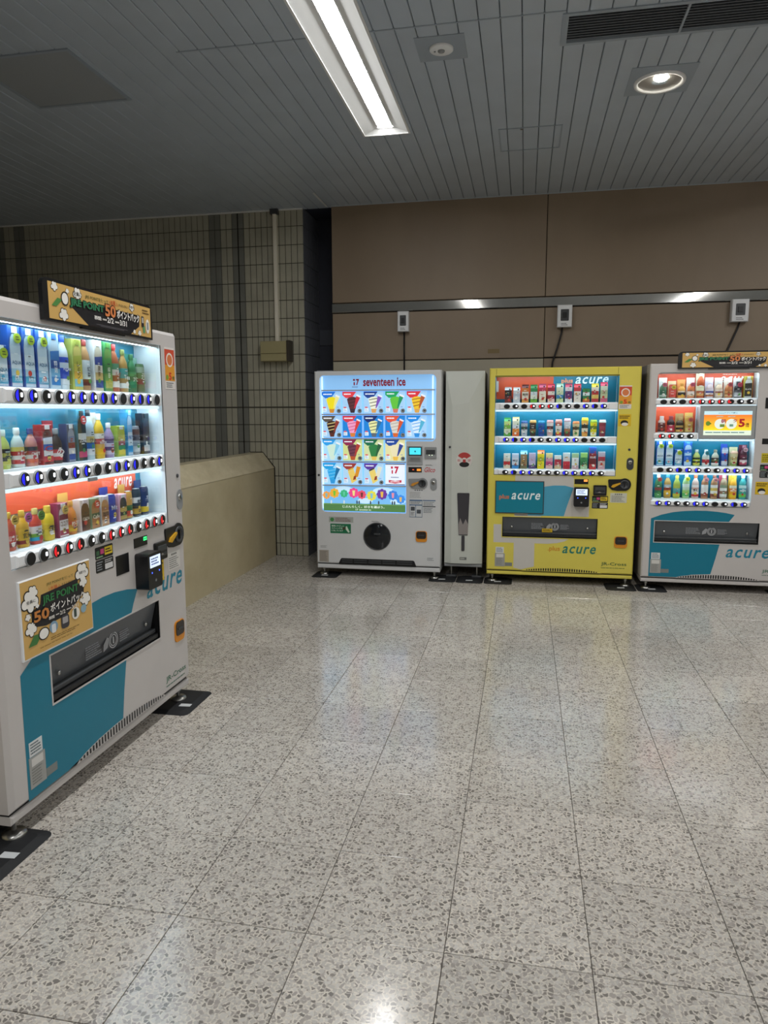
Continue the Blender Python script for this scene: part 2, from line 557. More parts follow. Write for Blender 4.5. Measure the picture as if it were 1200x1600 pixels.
for cl in cells:
    kcol, x0, x1, z0, z1 = cl
    m = 'tile_dark' if kcol in dark else 'tile'
    gx0 = .003; gx1 = .003
    gz0 = .0035 if abs(z0 - ZJ) > .01 else .007
    gz1 = .0035 if abs(z1 - ZJ) > .01 else .007
    if kcol == 10: gx0 = .005
    if kcol == 11: gx1 = .005
    ax0, ax1, az0, az1 = x0 + gx0, x1 - gx1, z0 + gz0, z1 - gz1
    if (kcol, z0) in single:
        key = (round(ax1 - ax0, 4), round(az1 - az0, 4), m)
        if key not in tcache:
            q = MB(); q.box(-key[0] / 2, key[0] / 2, 0, .012, -key[1] / 2, key[1] / 2, m, .0018)
            tcache[key] = q.mesh('wall_tile')
        place('wall_tile', tcache[key], wall_left, ((ax0 + ax1) / 2, WY + random.uniform(-.0006, .0006), (az0 + az1) / 2))
    elif z1 > .9 or x1 > -2.7:
        rest.box(ax0, ax1, WY, WY + .012, az0, az1, m, .0018)
# return face of the tiled pier, in the dark gap
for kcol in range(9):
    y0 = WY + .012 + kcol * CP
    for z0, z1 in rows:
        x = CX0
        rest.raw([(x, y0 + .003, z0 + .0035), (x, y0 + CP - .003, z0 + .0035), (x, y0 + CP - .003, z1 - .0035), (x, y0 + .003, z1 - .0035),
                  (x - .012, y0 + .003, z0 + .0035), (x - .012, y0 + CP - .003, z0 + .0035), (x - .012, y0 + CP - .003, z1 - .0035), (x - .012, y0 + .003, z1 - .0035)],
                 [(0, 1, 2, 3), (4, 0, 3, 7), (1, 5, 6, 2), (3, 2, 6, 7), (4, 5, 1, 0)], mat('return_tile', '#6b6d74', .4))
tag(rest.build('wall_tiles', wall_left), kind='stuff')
b = MB()
b.box(CX0 - .3, -1.6, RY1 - .06, RY1, 0, CZ + .1, 'recess')
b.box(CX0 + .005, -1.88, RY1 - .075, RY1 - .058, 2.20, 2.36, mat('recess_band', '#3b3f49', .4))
b.box(CX0 - .05, -1.60, WY + .10, RY1, CZ + .02, CZ + .1, 'recess')
tag(b.build('wall_recess'), 'dark narrow gap between tiled pier and brown wall', 'wall', kind='structure')

# ---- the other sides of the hall, out of view
b = MB(); b.box(RX0 - .1, RX0, RY0, RY1, 0, CZ + .1, 'panel_pale'); tag(b.build('wall_side'), 'plain wall closing the hall on the far left', 'wall', kind='structure')
b = MB(); b.box(RX1, RX1 + .1, RY0, RY1, 0, CZ + .1, mat('pale_wall', '#cfcac0', .6)); tag(b.build('wall_right'), 'plain wall closing the hall on the right', 'wall', kind='structure')
b = MB(); b.box(RX0, RX1, RY0 - .1, RY0, 0, CZ + .1, mat('pale_wall', '#cfcac0', .6)); tag(b.build('wall_front'), 'plain wall behind the viewpoint', 'wall', kind='structure')

# ---- low stone parapet with a sloped coping
PXF, PXB = -2.535, -2.79
par = tag(place('wall_parapet', None), 'low beige stone parapet with bevelled coping beside the tiles', 'parapet', kind='structure')
PY = [-1.0, .95, 2.9, 4.85, WY - .002]
for y0, y1 in zip(PY, PY[1:]):
    q = MB()
    q.raw([(PXF, y0 + .001, 0), (PXF, y1 - .001, 0), (PXF, y1 - .001, .918), (PXF, y0 + .001, .918), (PXB, y0 + .001, 0), (PXB, y1 - .001, 0), (PXB, y1 - .001, .918), (PXB, y0 + .001, .918)],
          [(0, 1, 2, 3), (5, 4, 7, 6), (4, 0, 3, 7), (1, 5, 6, 2), (3, 2, 6, 7)], 'stone')
    q.build('face_slab', par)
    q = MB()
    P = [(PXF + .003, .920), (PXF + .003, .924), (-2.655, 1.080), (PXB, 1.080), (PXB, .920)]
    n = len(P)
    q.face([(x, y0 + .001, z) for x, z in P], 'coping'); q.face([(x, y1 - .001, z) for x, z in reversed(P)], 'coping')
    for i in range(n):
        a, c2 = P[i], P[(i + 1) % n]
        q.face([(a[0], y0 + .001, a[1]), (a[0], y1 - .001, a[1]), (c2[0], y1 - .001, c2[1]), (c2[0], y0 + .001, c2[1])], 'coping')
    q.build('coping_stone', par)
b = MB()
b.prism([(PXB - .002, 1.078), (PXB - .002, 1.088), (-2.655, 1.088), (PXF + .010, .930), (PXF + .010, 0), (PXF, 0), (PXF, .926), (-2.659, 1.08)][::-1], WY - .004, WY + .004, 'seam')
b.build('sealant_joint', par)
b = MB()
b.box(CX0 - 11 * CP - .004, CX0 - 11 * CP + .004, WY - .0015, WY + .01, 1.08, CZ, 'seam')
tag(b.build('expansion_joint', wall_left))

# ================================================================== CEILING FIXTURES
def ceiling_light(y0, y1, label, xc=(LX0 + LX1) / 2, drop=0.0):
    o = thing('ceiling_light', label, 'ceiling light', (xc, y1, CZ - drop), group='fluorescent trough lights')
    w, L = (LX1 - LX0) / 2, y1 - y0
    q = MB()
    iw, hz, e, zl = .050, .034, .05, .0245
    a = [(-w, 0, 0), (w, 0, 0), (w, -L, 0), (-w, -L, 0)]
    i_ = [(-iw, -e, hz), (iw, -e, hz), (iw, -L + e, hz), (-iw, -L + e, hz)]
    for k in range(4):
        q.face([a[k], a[(k + 1) % 4], i_[(k + 1) % 4], i_[k]], 'trough')
    q.build('reflector', o)
    q = MB()
    for x0, x1, y0_, y1_ in ((-w - .014, -w, -L - .012, .012), (w, w + .014, -L - .012, .012), (-w, w, 0, .012), (-w, w, -L - .012, -L)):
        q.box(x0, x1, y0_, y1_, -.006, .02, 'white_metal')
    q.build('rim', o)
    q = MB()
    q.face([(-iw, -e, zl), (-iw, -L + e, zl), (iw, -L + e, zl), (iw, -e, zl)], mat('fluorescent_tube', '#fdfcfa', .5, emit=TUBE_E))
    for x0, x1, y0_, y1_ in ((-iw, -iw, -e, -L + e), (iw, iw, -L + e, -e)):
        q.face([(x0, y0_, zl), (x0, y1_, zl), (x0, y1_, hz), (x0, y0_, hz)], 'trough')
    q.build('lamp_tube', o)
    return o
ceiling_light(2.945, LYE, 'long glowing fluorescent trough light set into the slat ceiling')
ceiling_light(.43, 2.83, 'added fluorescent fill light in line, unseen overhead of the viewpoint')  # unseen continuation of the trough, added to brighten the hall
for _k, _n in enumerate(('first', 'second', 'third', 'fourth')):  # made-up row out of view, added to lift the light on floor and fronts
    ceiling_light(3.3 - 2.5 * _k, 5.7 - 2.5 * _k, 'added fluorescent fill light on the right side of the hall, %s from the brown wall' % _n, 2.75, .05)
ceiling_light(-2.1, .30, 'added fluorescent fill light in line, unseen behind the viewpoint')  # also added out of view, for fill from behind

def downlight(x, y, label, watt):
    o = thing('downlight', label, 'downlight', (x, y, CZ), group='round downlights')
    q = MB(); q.box(-.185, .185, -.205, .175, -.004, .003, 'plate'); q.build('cover_plate', o)
    q = MB()
    q.lathe([(.150, -.005), (.147, -.016), (.128, -.016), (.125, -.006)], 'white', 28)
    q.build('rim', o)
    q = MB()
    q.lathe([(.125, -.006), (.10, -.0055), (.045, -.005)], mat('downlight_reflector', '#b9b8b5', .3, .7), 28)
    q.build('reflector', o)
    q = MB(); q.lathe([(0, -.018), (.03, -.0165), (.042, -.008), (.045, -.005)], mat('downlight_bulb', '#fff6e4', .5, emit=60.0), 16, (0, -.055, 0)); q.build('bulb', o)
    L = bpy.data.lights.new('downlight_beam', 'SPOT')
    L.energy = watt; L.color = (1, .93, .82); L.spot_size = math.radians(120); L.spot_blend = .8; L.shadow_soft_size = .05
    s = bpy.data.objects.new('downlight_beam', L); COL.objects.link(s); s.parent = o; s.location = (0, 0, -.03)
    return o
downlight(.752, 4.86, 'round bright downlight on a grey square plate near the air grille', SPOT_W)

o = thing('emergency_lamp', 'white round emergency lamp on a grey square ceiling plate', 'emergency lamp', (-.496, 4.205, CZ))
q = MB(); q.box(-.134, .134, -.134, .134, -.004, .003, 'plate'); q.build('cover_plate', o)
q = MB(); q.lathe([(.066, -.004), (.066, -.012), (.058, -.016), (0, -.016)], 'white', 24); q.build('disc', o)
q = MB(); q.lathe([(.02, -.016), (.018, -.022), (0, -.026)], 'grey', 14); q.build('lens', o)
q = MB(); q.lathe([(.006, -.016), (.006, -.019), (0, -.019)], 'grey', 8, (-.036, .0, 0)); q.build('test_button', o)

o = thing('ceiling_hatch', 'small framed hatch outline in the slats above the yellow machine', 'hatch', (-.0085, 5.64, CZ))
for x0, x1, y0, y1 in ((-.222, .222, -.222, -.212), (-.222, .222, .212, .222), (-.222, -.212, -.212, .212), (.212, .222, -.212, .212)):
    q = MB(); q.box(x0, x1, y0, y1, -.004, .004, 'plate'); q.build('frame_bar', o)
q = MB(); q.box(-.07, -.05, -.20, -.18, -.004, .002, 'steel'); q.build('catch', o)
o = thing('ceiling_panel', 'large plain square panel set in the ceiling above the left machine', 'panel', (-2.83, 4.13, CZ))
q = MB(); q.box(-.31, .31, -.31, .31, -.003, .01, mat('speaker_panel', '#989da0', .6, noise=.06, nscale=200)); q.build('sheet', o)
for x0, x1, y0, y1 in ((-.33, .33, -.33, -.31), (-.33, .33, .31, .33), (-.33, -.31, -.31, .31), (.31, .33, -.31, .31)):
    q = MB(); q.box(x0, x1, y0, y1, -.008, .008, 'plate'); q.build('frame_bar', o)

o = thing('air_grille', 'long dark louvred air grille in the ceiling by the downlight', 'air grille', (GX0, GY0, CZ))
gw, gl = GY1 - GY0, GX1 - GX0
q = MB(); q.box(.02, gl - .02, .02, gw - .02, .05, .06, 'black'); q.build('duct', o)
for x0, x1, y0, y1 in ((0, gl, 0, .026), (0, gl, gw - .026, gw), (0, .03, .026, gw - .026), (gl - .03, gl, .026, gw - .026), (.60, .612, .026, gw - .026), (1.2, 1.212, .026, gw - .026)):
    q = MB(); q.box(x0, x1, y0, y1, -.006, .02, 'plate'); q.build('frame_bar', o)
q = MB()
q.raw([(.03, 0, 0), (gl - .03, 0, 0), (gl - .03, .012, .022), (.03, .012, .022), (.03, .0025, -.001), (gl - .03, .0025, -.001), (gl - .03, .0145, .021), (.03, .0145, .021)],
      [(0, 1, 2, 3), (7, 6, 5, 4), (0, 4, 5, 1), (2, 6, 7, 3)], mat('louvre', '#7b8087', .4, .2))
lm = q.mesh('louvre')
for i in range(10):
    place('louvre', lm, o, (0, .032 + i * .0262, 0))

# ================================================================== WALL FITTINGS
def switch_box(x0, x1, z0, z1, cable, label):
    w, h, d = x1 - x0, z1 - z0, .07
    o = thing('switch_box', label, 'switch box', ((x0 + x1) / 2, WY, z0), group='breaker boxes on the brown wall')
    q = MB(); q.box(-w / 2, w / 2, -d, -.0005, 0, h, 'white', .006); q.build('housing', o)
    q = MB(); q.prism(rrect(-w * .28, w * .28, h * .28, h * .80, .006), -d - .002, -d + .004, 'dgrey'); q.build('window', o)
    q = MB()
    q.box(-w * .14, w * .14, -d - .009, -d - .002, h * .42, h * .66, 'black'); q.build('lever', o)
    q = MB(); lines(q, -w * .24, w * .24, h * .06, h * .2, 2, -d - .001, '#77797b', 4); tag(q.build('printed_text', o), kind='stuff')
    q = MB(); q.tube([(p[0] - (x0 + x1) / 2, -.02, p[1] - z0) for p in cable], .008, 'black'); q.build('cable', o)
    return o
switch_box(-1.226, -1.118, 2.262, 2.452, [(-1.168, 2.27), (-1.168, 2.1), (-1.166, 1.8)], 'white breaker box with straight cable above the ice cream machine')
switch_box(.276, .408, 2.266, 2.466, [(.325, 2.27), (.320, 2.22), (.285, 2.08), (.245, 1.95), (.235, 1.8)], 'white breaker box with slanting cable above the yellow machine')
switch_box(1.778, 1.918, 2.276, 2.470, [(1.86, 2.28), (1.845, 2.22), (1.79, 2.08), (1.75, 1.97), (1.74, 1.8)], 'white breaker box at the right edge above the white drink machine')
b = MB(); b.box(-.36, -.25, WY - .0014, WY, 2.045, 2.085, mat('old_label', '#7d6a45', .6))
tag(b.build('wall_label'), 'small faded tan label stuck on the brown wall', 'label')

o = thing('conduit_box', 'beige junction box on the tiles below a vertical conduit', 'junction box', (-2.461, WY, 2.0))
q = MB(); q.box(-.152, .125, -.11, -.0005, .075, .195, mat('box_beige', '#a39a72', .5), .004); q.build('lid', o)
q = MB(); q.box(-.152, .125, -.11, -.0005, 0, .072, mat('box_beige', '#a39a72', .5), .004); q.build('base', o)
q = MB(); q.box(.125, .154, -.118, -.0005, -.004, .2, mat('box_brown', '#3b352b', .6)); q.build('end_plate', o)
q = MB(); q.box(-.018, .018, -.045, -.0005, .195, CZ - 2.0 - .03, mat('conduit_cream', '#e9e3d2', .45), .006); q.build('conduit', o)
q = MB(); q.box(-.04, .04, -.055, -.0005, CZ - 2.0 - .05, CZ - 2.0 - .002, 'dgrey', .005); q.build('clamp', o)
# ================================================================== VENDING MACHINES
class Machine:
    def __init__(s, name, label, loc, rz, W, H, D, paint):
        s.root = thing(name, label, 'vending machine', loc, rz)
        s.loc, s.rz, s.W, s.H, s.D, s.paint = loc, rz, W, H, D, paint
    def wl(s, x, y, z):
        c, n = math.cos(s.rz), math.sin(s.rz)
        return (s.loc[0] + x * c - y * n, s.loc[1] + x * n + y * c, s.loc[2] + z)
    def part(s, mb, name, parent=None):
        return mb.build(name, parent or s.root)

def plate(mb, x0, x1, z0, z1, holes, m, back=.17, e=.012):
    """front skin with stepped openings; holes = (x0, x1, z0, z1, depth, material)"""
    xs = sorted(set([x0 + e, x1 - e] + [v for h in holes for v in h[:2]]))
    zs = sorted(set([z0 + e, z1 - e] + [v for h in holes for v in h[2:4]]))
    def hole(i, j):
        cx, cz = (xs[i] + xs[i + 1]) / 2, (zs[j] + zs[j + 1]) / 2
        for h in holes:
            if h[0] < cx < h[1] and h[2] < cz < h[3]:
                return h
        return None
    for i in range(len(xs) - 1):
        for j in range(len(zs) - 1):
            h = hole(i, j)
            a0, a1, b0, b1 = xs[i], xs[i + 1], zs[j], zs[j + 1]
            if h is None:
                mb.rect(a0, a1, b0, b1, 0, m)
                continue
            d, wm = h[4], h[5]
            def solid(ii, jj):
                return hole(ii, jj) is None
            if solid(i - 1, j) : mb.face([(a0, 0, b0), (a0, 0, b1), (a0, d, b1), (a0, d, b0)], wm)
            if solid(i + 1, j) : mb.face([(a1, 0, b1), (a1, 0, b0), (a1, d, b0), (a1, d, b1)], wm)
            if solid(i, j - 1) : mb.face([(a0, 0, b0), (a0, d, b0), (a1, d, b0), (a1, 0, b0)], wm)
            if solid(i, j + 1) : mb.face([(a0, 0, b1), (a1, 0, b1), (a1, d, b1), (a0, d, b1)], wm)
    o = [(x0, e, z0), (x1, e, z0), (x1, e, z1), (x0, e, z1)]
    n = [(x0 + e, 0, z0 + e), (x1 - e, 0, z0 + e), (x1 - e, 0, z1 - e), (x0 + e, 0, z1 - e)]
    bk = [(x, back, z) for x, _, z in o]
    for k in range(4):
        l = (k + 1) % 4
        mb.face([o[k], o[l], n[l], n[k]], m, False)
        mb.face([bk[k], bk[l], o[l], o[k]], m)

def clip_half(P, ax, v, keep_less):
    out = []
    for i in range(len(P)):
        a, b = P[i], P[(i + 1) % len(P)]
        ia = (a[ax] <= v) == keep_less
        ib = (b[ax] <= v) == keep_less
        if ia: out.append(a)
        if ia != ib:
            t = (v - a[ax]) / (b[ax] - a[ax])
            out.append((a[0] + (b[0] - a[0]) * t, a[1] + (b[1] - a[1]) * t))
    return out

def flat_around(mb, P, hole, y, m):
    """a printed shape that leaves an opening (x0, x1, z0, z1) free"""
    x0, x1, z0, z1 = hole
    mid = clip_half(clip_half(P, 1, z0, False), 1, z1, True)
    for Q in (clip_half(P, 1, z0, True), clip_half(P, 1, z1, False), clip_half(mid, 0, x0, True) if mid else [], clip_half(mid, 0, x1, False) if mid else []):
        if len(Q) >= 3: mb.flat(Q, y, m)

def fillet(mb, cx, cz, sx, sz, r, y, m):
    """fills the corner of an opening so that it looks rounded"""
    a = [(cx, cz)]
    a += [(cx + sx * r * (1 - math.sin(t)), cz + sz * r * (1 - math.cos(t))) for t in [PI / 2 * k / 6 for k in range(7)]]
    if sx * sz > 0: a = a
    mb.flat(a, y, m)

_BTN = {}
def button_mesh(v, rx, rz):
    key = (v, rx, rz)
    if key in _BTN: return _BTN[key]
    q = MB()
    n = 20
    for rr, yy in ((1.0, 0), ):
        ring0 = [(rx * 1.12 * math.cos(2 * PI * k / n), 0, rz * 1.12 * math.sin(2 * PI * k / n)) for k in range(n)]
        ring1 = [(rx * math.cos(2 * PI * k / n), -.006, rz * math.sin(2 * PI * k / n)) for k in range(n)]
        ring2 = [(rx * .9 * math.cos(2 * PI * k / n), -.008, rz * .9 * math.sin(2 * PI * k / n)) for k in range(n)]
        V = ring0 + ring1 + ring2
        F = [(k, (k + 1) % n, n + (k + 1) % n, n + k) for k in range(n)]
        q.raw(V, F, 'grey')
        F = [(n + k, n + (k + 1) % n, 2 * n + (k + 1) % n, 2 * n + k) for k in range(n)] + [tuple(range(2 * n, 3 * n))]
        q.raw(V, F, 'black')
    if v in 'bBrR':
        cm = glow('#1a1ae6', 1.3) if v in 'bB' else glow('#c8141e', .9)
        q.flat(ell(0, 0, rx * .88, rz * .88, 12, PI / 2 + .35, 3 * PI / 2 - .35), -.0086, cm)
    if v in 'wbr':
        q.flat(rrect(rx * .08, rx * .58, -rz * .22, rz * .42, rz * .12, 2), -.0092, glow('#f4f8ff', 1.6))
    if v in 'R':
        q.flat(rrect(-rx * .2, rx * .1, -rz * .5, -rz * .1, rz * .1, 2), -.0092, glow('#ff6a5a', 1.0))
    _BTN[key] = q.mesh('button')
    return _BTN[key]

def display(mc, x0, x1, z0, z1, rows, backs, depth=.135, leds=()):
    """lit show case with shelves, button strips and glass"""
    q = MB()
    y = depth
    q.rect(x0 - .002, x1 + .002, z0 - .002, z1 + .002, y + .004, 'inside')
    case = mc.part(q, 'display_case')
    for (a0, a1, b0, b1, m) in backs:
        q = MB(); q.box(a0, a1, y - .003, y + .003, b0, b1, m); mc.part(q, 'back_board', case)
    def led(a0, a1, zz, top=False):
        q = MB(); q.box(a0 + .01, a1 - .01, .030, .046, zz - .008, zz - .001, 'led'); mc.part(q, 'led_strip', case)
        if top:
            q = MB(); q.box(a0 - .012, a1 + .012, .0135, .020, zz - .010, zz + .001, mc.paint); mc.part(q, 'light_shade', case)
        else:
            q = MB(); q.box(a0, a1, .0135, .028, zz - .014, zz, 'ledge', .003); mc.part(q, 'light_diffuser', case)
    led(x0 + .012, x1 - .012, z1 - .001, True)
    for l_ in leds: led(*l_)
    ztop = z1 - .001
    for r in rows:
        a0, a1 = r.get('x', (x0, x1))
        bz = r['bz']
        hs = r.get('hs', .028)
        q = MB(); q.box(a0 + .002, a1 - .002, .028, y - .003, r['base'] - .010, r['base'], 'inside'); mc.part(q, 'shelf', case)
        q = MB()
        q.box(a0 + .002, a1 - .002, .002, .028, bz - hs, bz + hs, 'white', .004)
        q.box(r['u0'] - .062, r['u0'] + r['p'] * (len(r['b']) - 1) + .045, -.008, .004, bz - hs * .86, bz + hs * .86, 'white', .006)
        st = mc.part(q, 'button_strip')
        for k, v in enumerate(r['b']):
            place('button', button_mesh(v, r['rx'], r['rz']), st, (r['u0'] + r['p'] * k, -.0078, bz))
        if r.get('led', True):
            led(a0 + .004, a1 - .004, bz - hs - .001)
        zt = r.get('top', ztop)
        q = MB(); q.box(a0 + .001, a1 - .001, .008, .012, bz + hs + .001, zt, 'glass'); mc.part(q, 'glass_pane')
        ztop = bz - hs - .0145
    return case

# ------------------------------------------------------------------ drinks on show
ORD = ['first', 'second', 'third', 'fourth', 'fifth', 'sixth', 'seventh', 'eighth', 'ninth', 'tenth', 'eleventh', 'twelfth', 'thirteenth', 'fourteenth']
def bands(q, r, z0, z1, cols, n, sy=1.0):
    k = len(cols)
    prof = [(r, z0)]
    for i, c in enumerate(cols):
        prof.append((r, z0 + (z1 - z0) * (i + 1) / k, c))
    q.lathe(prof, cols[0], n, sy=sy)

SY = .62                       # show samples are flattened dummies
def drink(mc, kind, x, z, h, spec, label, group, r=.0285, yc=.072, n=16):
    """spec: (body, [label colours bottom to top], cap, text, text colour, tag colour, card colour)"""
    body, cols, cap, txt, tcol, tagc, card, txt2 = (list(spec) + [None] * 8)[:8]
    name = {'pet': 'drink_bottle', 'can': 'drink_can', 'bcan': 'bottle_can', 'brick': 'drink_carton', 'gable': 'gable_carton', 'cup': 'drink_cup', 'box': 'boxed_bottle', 'print': 'boxed_bottle'}[kind]
    cat = {'pet': 'bottle', 'can': 'can', 'bcan': 'bottle', 'brick': 'carton', 'gable': 'carton', 'cup': 'cup', 'box': 'bottle', 'print': 'bottle'}[kind]
    o = thing(name, label, cat, mc.wl(x, yc, z), mc.rz, group)
    dk = None
    q, l, c = MB(), MB(), MB()
    fy = -r * SY - .0012
    if kind == 'pet':
        hn = h - .030 if h > .15 else h - .026
        sh = hn - min(.05, h * .27)
        l0, l1 = h * .10, sh - .004
        q.lathe([(0, 0), (r * .86, 0), (r * .95, .004), (r * .95, l0), (r * .95, l1), (r * .99, sh), (r * .86, sh + (hn - sh) * .45), (r * .52, sh + (hn - sh) * .86), (r * .40, hn), (r * .40, hn + .006)], body, n, sy=SY)
        bands(l, r, l0, l1, cols, n, SY)
        l.lathe([(r * .95, l0 - .0005), (r, l0, cols[0])], cols[0], n); l.lathe([(r, l1), (r * .95, l1 + .0005)], cols[-1], n, sy=SY)
        c.lathe([(r * .47, hn + .004), (r * .49, hn + .008), (r * .48, h - .002), (r * .42, h), (0, h)], cap, n, sy=SY)
    elif kind == 'can':
        q.lathe([(0, .001), (r * .72, 0), (r * .94, .006)], 'steel', n, sy=SY)
        q.lathe([(r * .94, .006), (r, .012), (r, h - .012), (r * .86, h - .002), (r * .86, h)], body, n, sy=SY)
        l0, l1 = .014, h - .014
        bands(l, r + .0006, l0, l1, cols, n, SY)
        c.lathe([(r * .86, h - .001), (r * .83, h + .001), (r * .80, h - .003), (0, h - .003)], 'steel', n, sy=SY)
    elif kind == 'bcan':
        hn = h - .026
        q.lathe([(0, 0), (r * .9, 0), (r, .006), (r, h * .62), (r * .92, h * .70), (r * .58, hn - .004), (r * .52, hn)], body, n, sy=SY)
        l0, l1 = .008, h * .60
        bands(l, r + .0006, l0, l1, cols, n, SY)
        c.lathe([(r * .56, hn - .002), (r * .58, h - .003), (r * .5, h), (0, h)], cap or 'steel', n, sy=SY)
    elif kind == 'cup':
        hl = h * .86
        q.lathe([(0, 0), (r * .74, 0), (r * .78, .004), (r * .98, hl)], body, n, sy=SY)
        l0, l1 = h * .06, hl * .95
        k = len(cols)
        prof = [(r * .80 + .0008, l0)]
        for i, cc in enumerate(cols):
            f = (i + 1) / k
            prof.append((r * (.80 + .175 * f) + .0008, l0 + (l1 - l0) * f, cc))
        l.lathe(prof, cols[0], n, sy=SY)
        c.lathe([(r * 1.04, hl - .004), (r * 1.05, hl + .004), (r * .95, hl + .007), (r * .9, h), (0, h)], cap or 'white', n, sy=SY)
    elif kind == 'print':                                # clear case with a printed bottle front
        w, d = r * 1.06, .018
        fy = -d - .0030
        q.box(-w, w, -d, d, 0, h, card or '#b9cdd8', .002)
        l0, l1 = h * .07, h * .66
        sh, e = h * .80, r * .92
        q.flat([(-e, .003), (e, .003), (e, h * .68), (e * .82, sh), (e * .42, h * .87), (-e * .42, h * .87), (-e * .82, sh), (-e, h * .68)], -d - .0006, body)
        for i, cc in enumerate(cols):
            l.rect(-e, e, l0 + (l1 - l0) * i / len(cols), l0 + (l1 - l0) * (i + 1) / len(cols), -d - .0012, cc)
        l.flat([(-e, l1), (e, l1), (e, l1 + h * .03), (-e, l1 + h * .005)], -d - .0014, cols[-1])
        c.prism([(-e * .48, h * .88), (e * .48, h * .88), (e * .46, h * .985), (-e * .46, h * .985)], -d - .003, -d + .001, cap or '#d0d4d8')
        card = None
    else:
        w, d = r * 1.0, .022
        fy = -d - .0012
        l0, l1 = .0, h * (.80 if kind == 'gable' else .965)
        hb = l1
        q.box(-w, w, -d, d, 0, hb, body, .0015)
        if kind == 'gable':
            zt = h - .012
            c.face([(-w, -d, hb), (w, -d, hb), (w, -.003, zt), (-w, -.003, zt)], cap)
            c.face([(w, d, hb), (-w, d, hb), (-w, .003, zt), (w, .003, zt)], cap)
            c.face([(w, -d, hb), (w, d, hb), (w, .003, zt), (w, -.003, zt)], cap)
            c.face([(-w, d, hb), (-w, -d, hb), (-w, -.003, zt), (-w, .003, zt)], cap)
            c.box(-w, w, -.003, .003, zt, h, cap)
            c.lathe([(.0075, 0), (.0075, .007), (0, .007)], 'dgrey', 10, (w * .45, -d * .62, hb + (zt - hb) * .42), axis='y')
        else:
            c.box(-w, w, -d, d, hb, h, cap or body)
        k = len(cols)
        for i, cc in enumerate(cols):
            l.rect(-w * .97, w * .97, l0 + (l1 - l0) * i / k + (.001 if i == 0 else 0), l0 + (l1 - l0) * (i + 1) / k, -d - .0006, cc)
    mc_ = 'body'
    q.build({'pet': 'bottle_body', 'bcan': 'bottle_body', 'can': 'can_body', 'cup': 'cup_body'}.get(kind, 'clear_case' if kind == 'print' else 'carton_body'), o)
    if txt:
        zc = l0 + (l1 - l0) * .56
        hh = min(.020, r * 1.15 / max(1.0, len(txt) * .55))
        if '|' in txt:                                   # upright Japanese lettering
            parts = txt.split('|')
            for i, ch in enumerate(parts):
                put_text(l, ch, -r * .36, r * .36, zc + (len(parts) / 2 - i - 1) * r * .82, zc + (len(parts) / 2 - i - 1) * r * .82 + r * .70, fy - .0004, tcol, .012)
        else:
            put_text(l, txt, -r * .80, r * .80, zc - hh / 2, zc + hh / 2, fy - .0004, tcol, .02)
    R = random.Random(hash_(label))
    for i in range(3):                                    # flecks of print
        zz = l0 + (l1 - l0) * R.uniform(.08, .9)
        ww = r * R.uniform(.2, .5)
        l.rect(-ww, ww * R.uniform(.3, 1), zz, zz + .004, fy - .0001 * (i + 1), R.choice(['#ffffff', '#2a2a30', tcol or '#b02a2a', cap if cap and cap.startswith('#') else '#dddddd']))
    if True:
        l.disc(r * R.uniform(-.2, .25), l0 + (l1 - l0) * R.uniform(.15, .35), r * R.uniform(.28, .42), fy + .0002, R.choice(['#f2efe6', '#e2c24a', '#c0392f', '#4f8f4a', cols[0]]), 12)
    if kind in ('brick', 'gable', 'box', 'cup'):
        for i in range(4):
            zz, xx = l0 + (l1 - l0) * R.uniform(.15, .85), r * R.uniform(-.6, .6)
            l.disc(xx, zz, r * R.uniform(.1, .24), fy - .0006 - .0001 * i, R.choice(['#f2efe6', '#d9a23a', '#b8352f', '#3f7f4a', '#3a3440', '#dcd2c0']), 8)
    if txt2:
        put_text(l, txt2, -r * .55, r * .75, l0 + .006, l0 + .022, fy - .0008, '#eef8fb', .012)
    l.build('label', o)
    c.build('lid' if kind in ('cup',) else 'top' if kind in ('can', 'brick', 'gable', 'box') else 'cap', o)
    if card:
        q = MB(); q.box(-r * 1.1, r * 1.1, .030, .033, 0, h + .004 if h > .15 else h + .03, card)
        q.build('backing_card', o)
    if tagc:
        q = MB()
        zt = h * .80
        ty = -r * SY - .008 if kind != 'print' else -.026
        q.prism(ell(r * .25, zt, r * .62, r * .62, 16), ty, ty + .003, tagc)
        lines(q, r * .25 - r * .35, r * .25 + r * .35, zt - r * .3, zt + r * .3, 2, ty - .0006, '#3c4a1e' if tagc != '#c0392f' else '#ffffff', 3, .5)
        q.build('round_tag', o)
    return o

def hash_(s):
    v = 7
    for ch in s: v = (v * 131 + ord(ch)) % 1000003
    return v

def shelf_row(mc, row, where, base, u0, p, items, group, yc=.072, r=.0285):
    for k, it in enumerate(items):
        desc, kind, h, spec = it[0], it[1], it[2], it[3]
        if k == len(items) - 1:
            pos = 'last'
        else:
            pos = ORD[k]
        label = '%s, %s in %s row of %s' % (desc, pos, row, where)
        drink(mc, kind, u0 + p * k, base, h, spec, label, group, r=it[4] if len(it) > 4 else r, yc=yc)

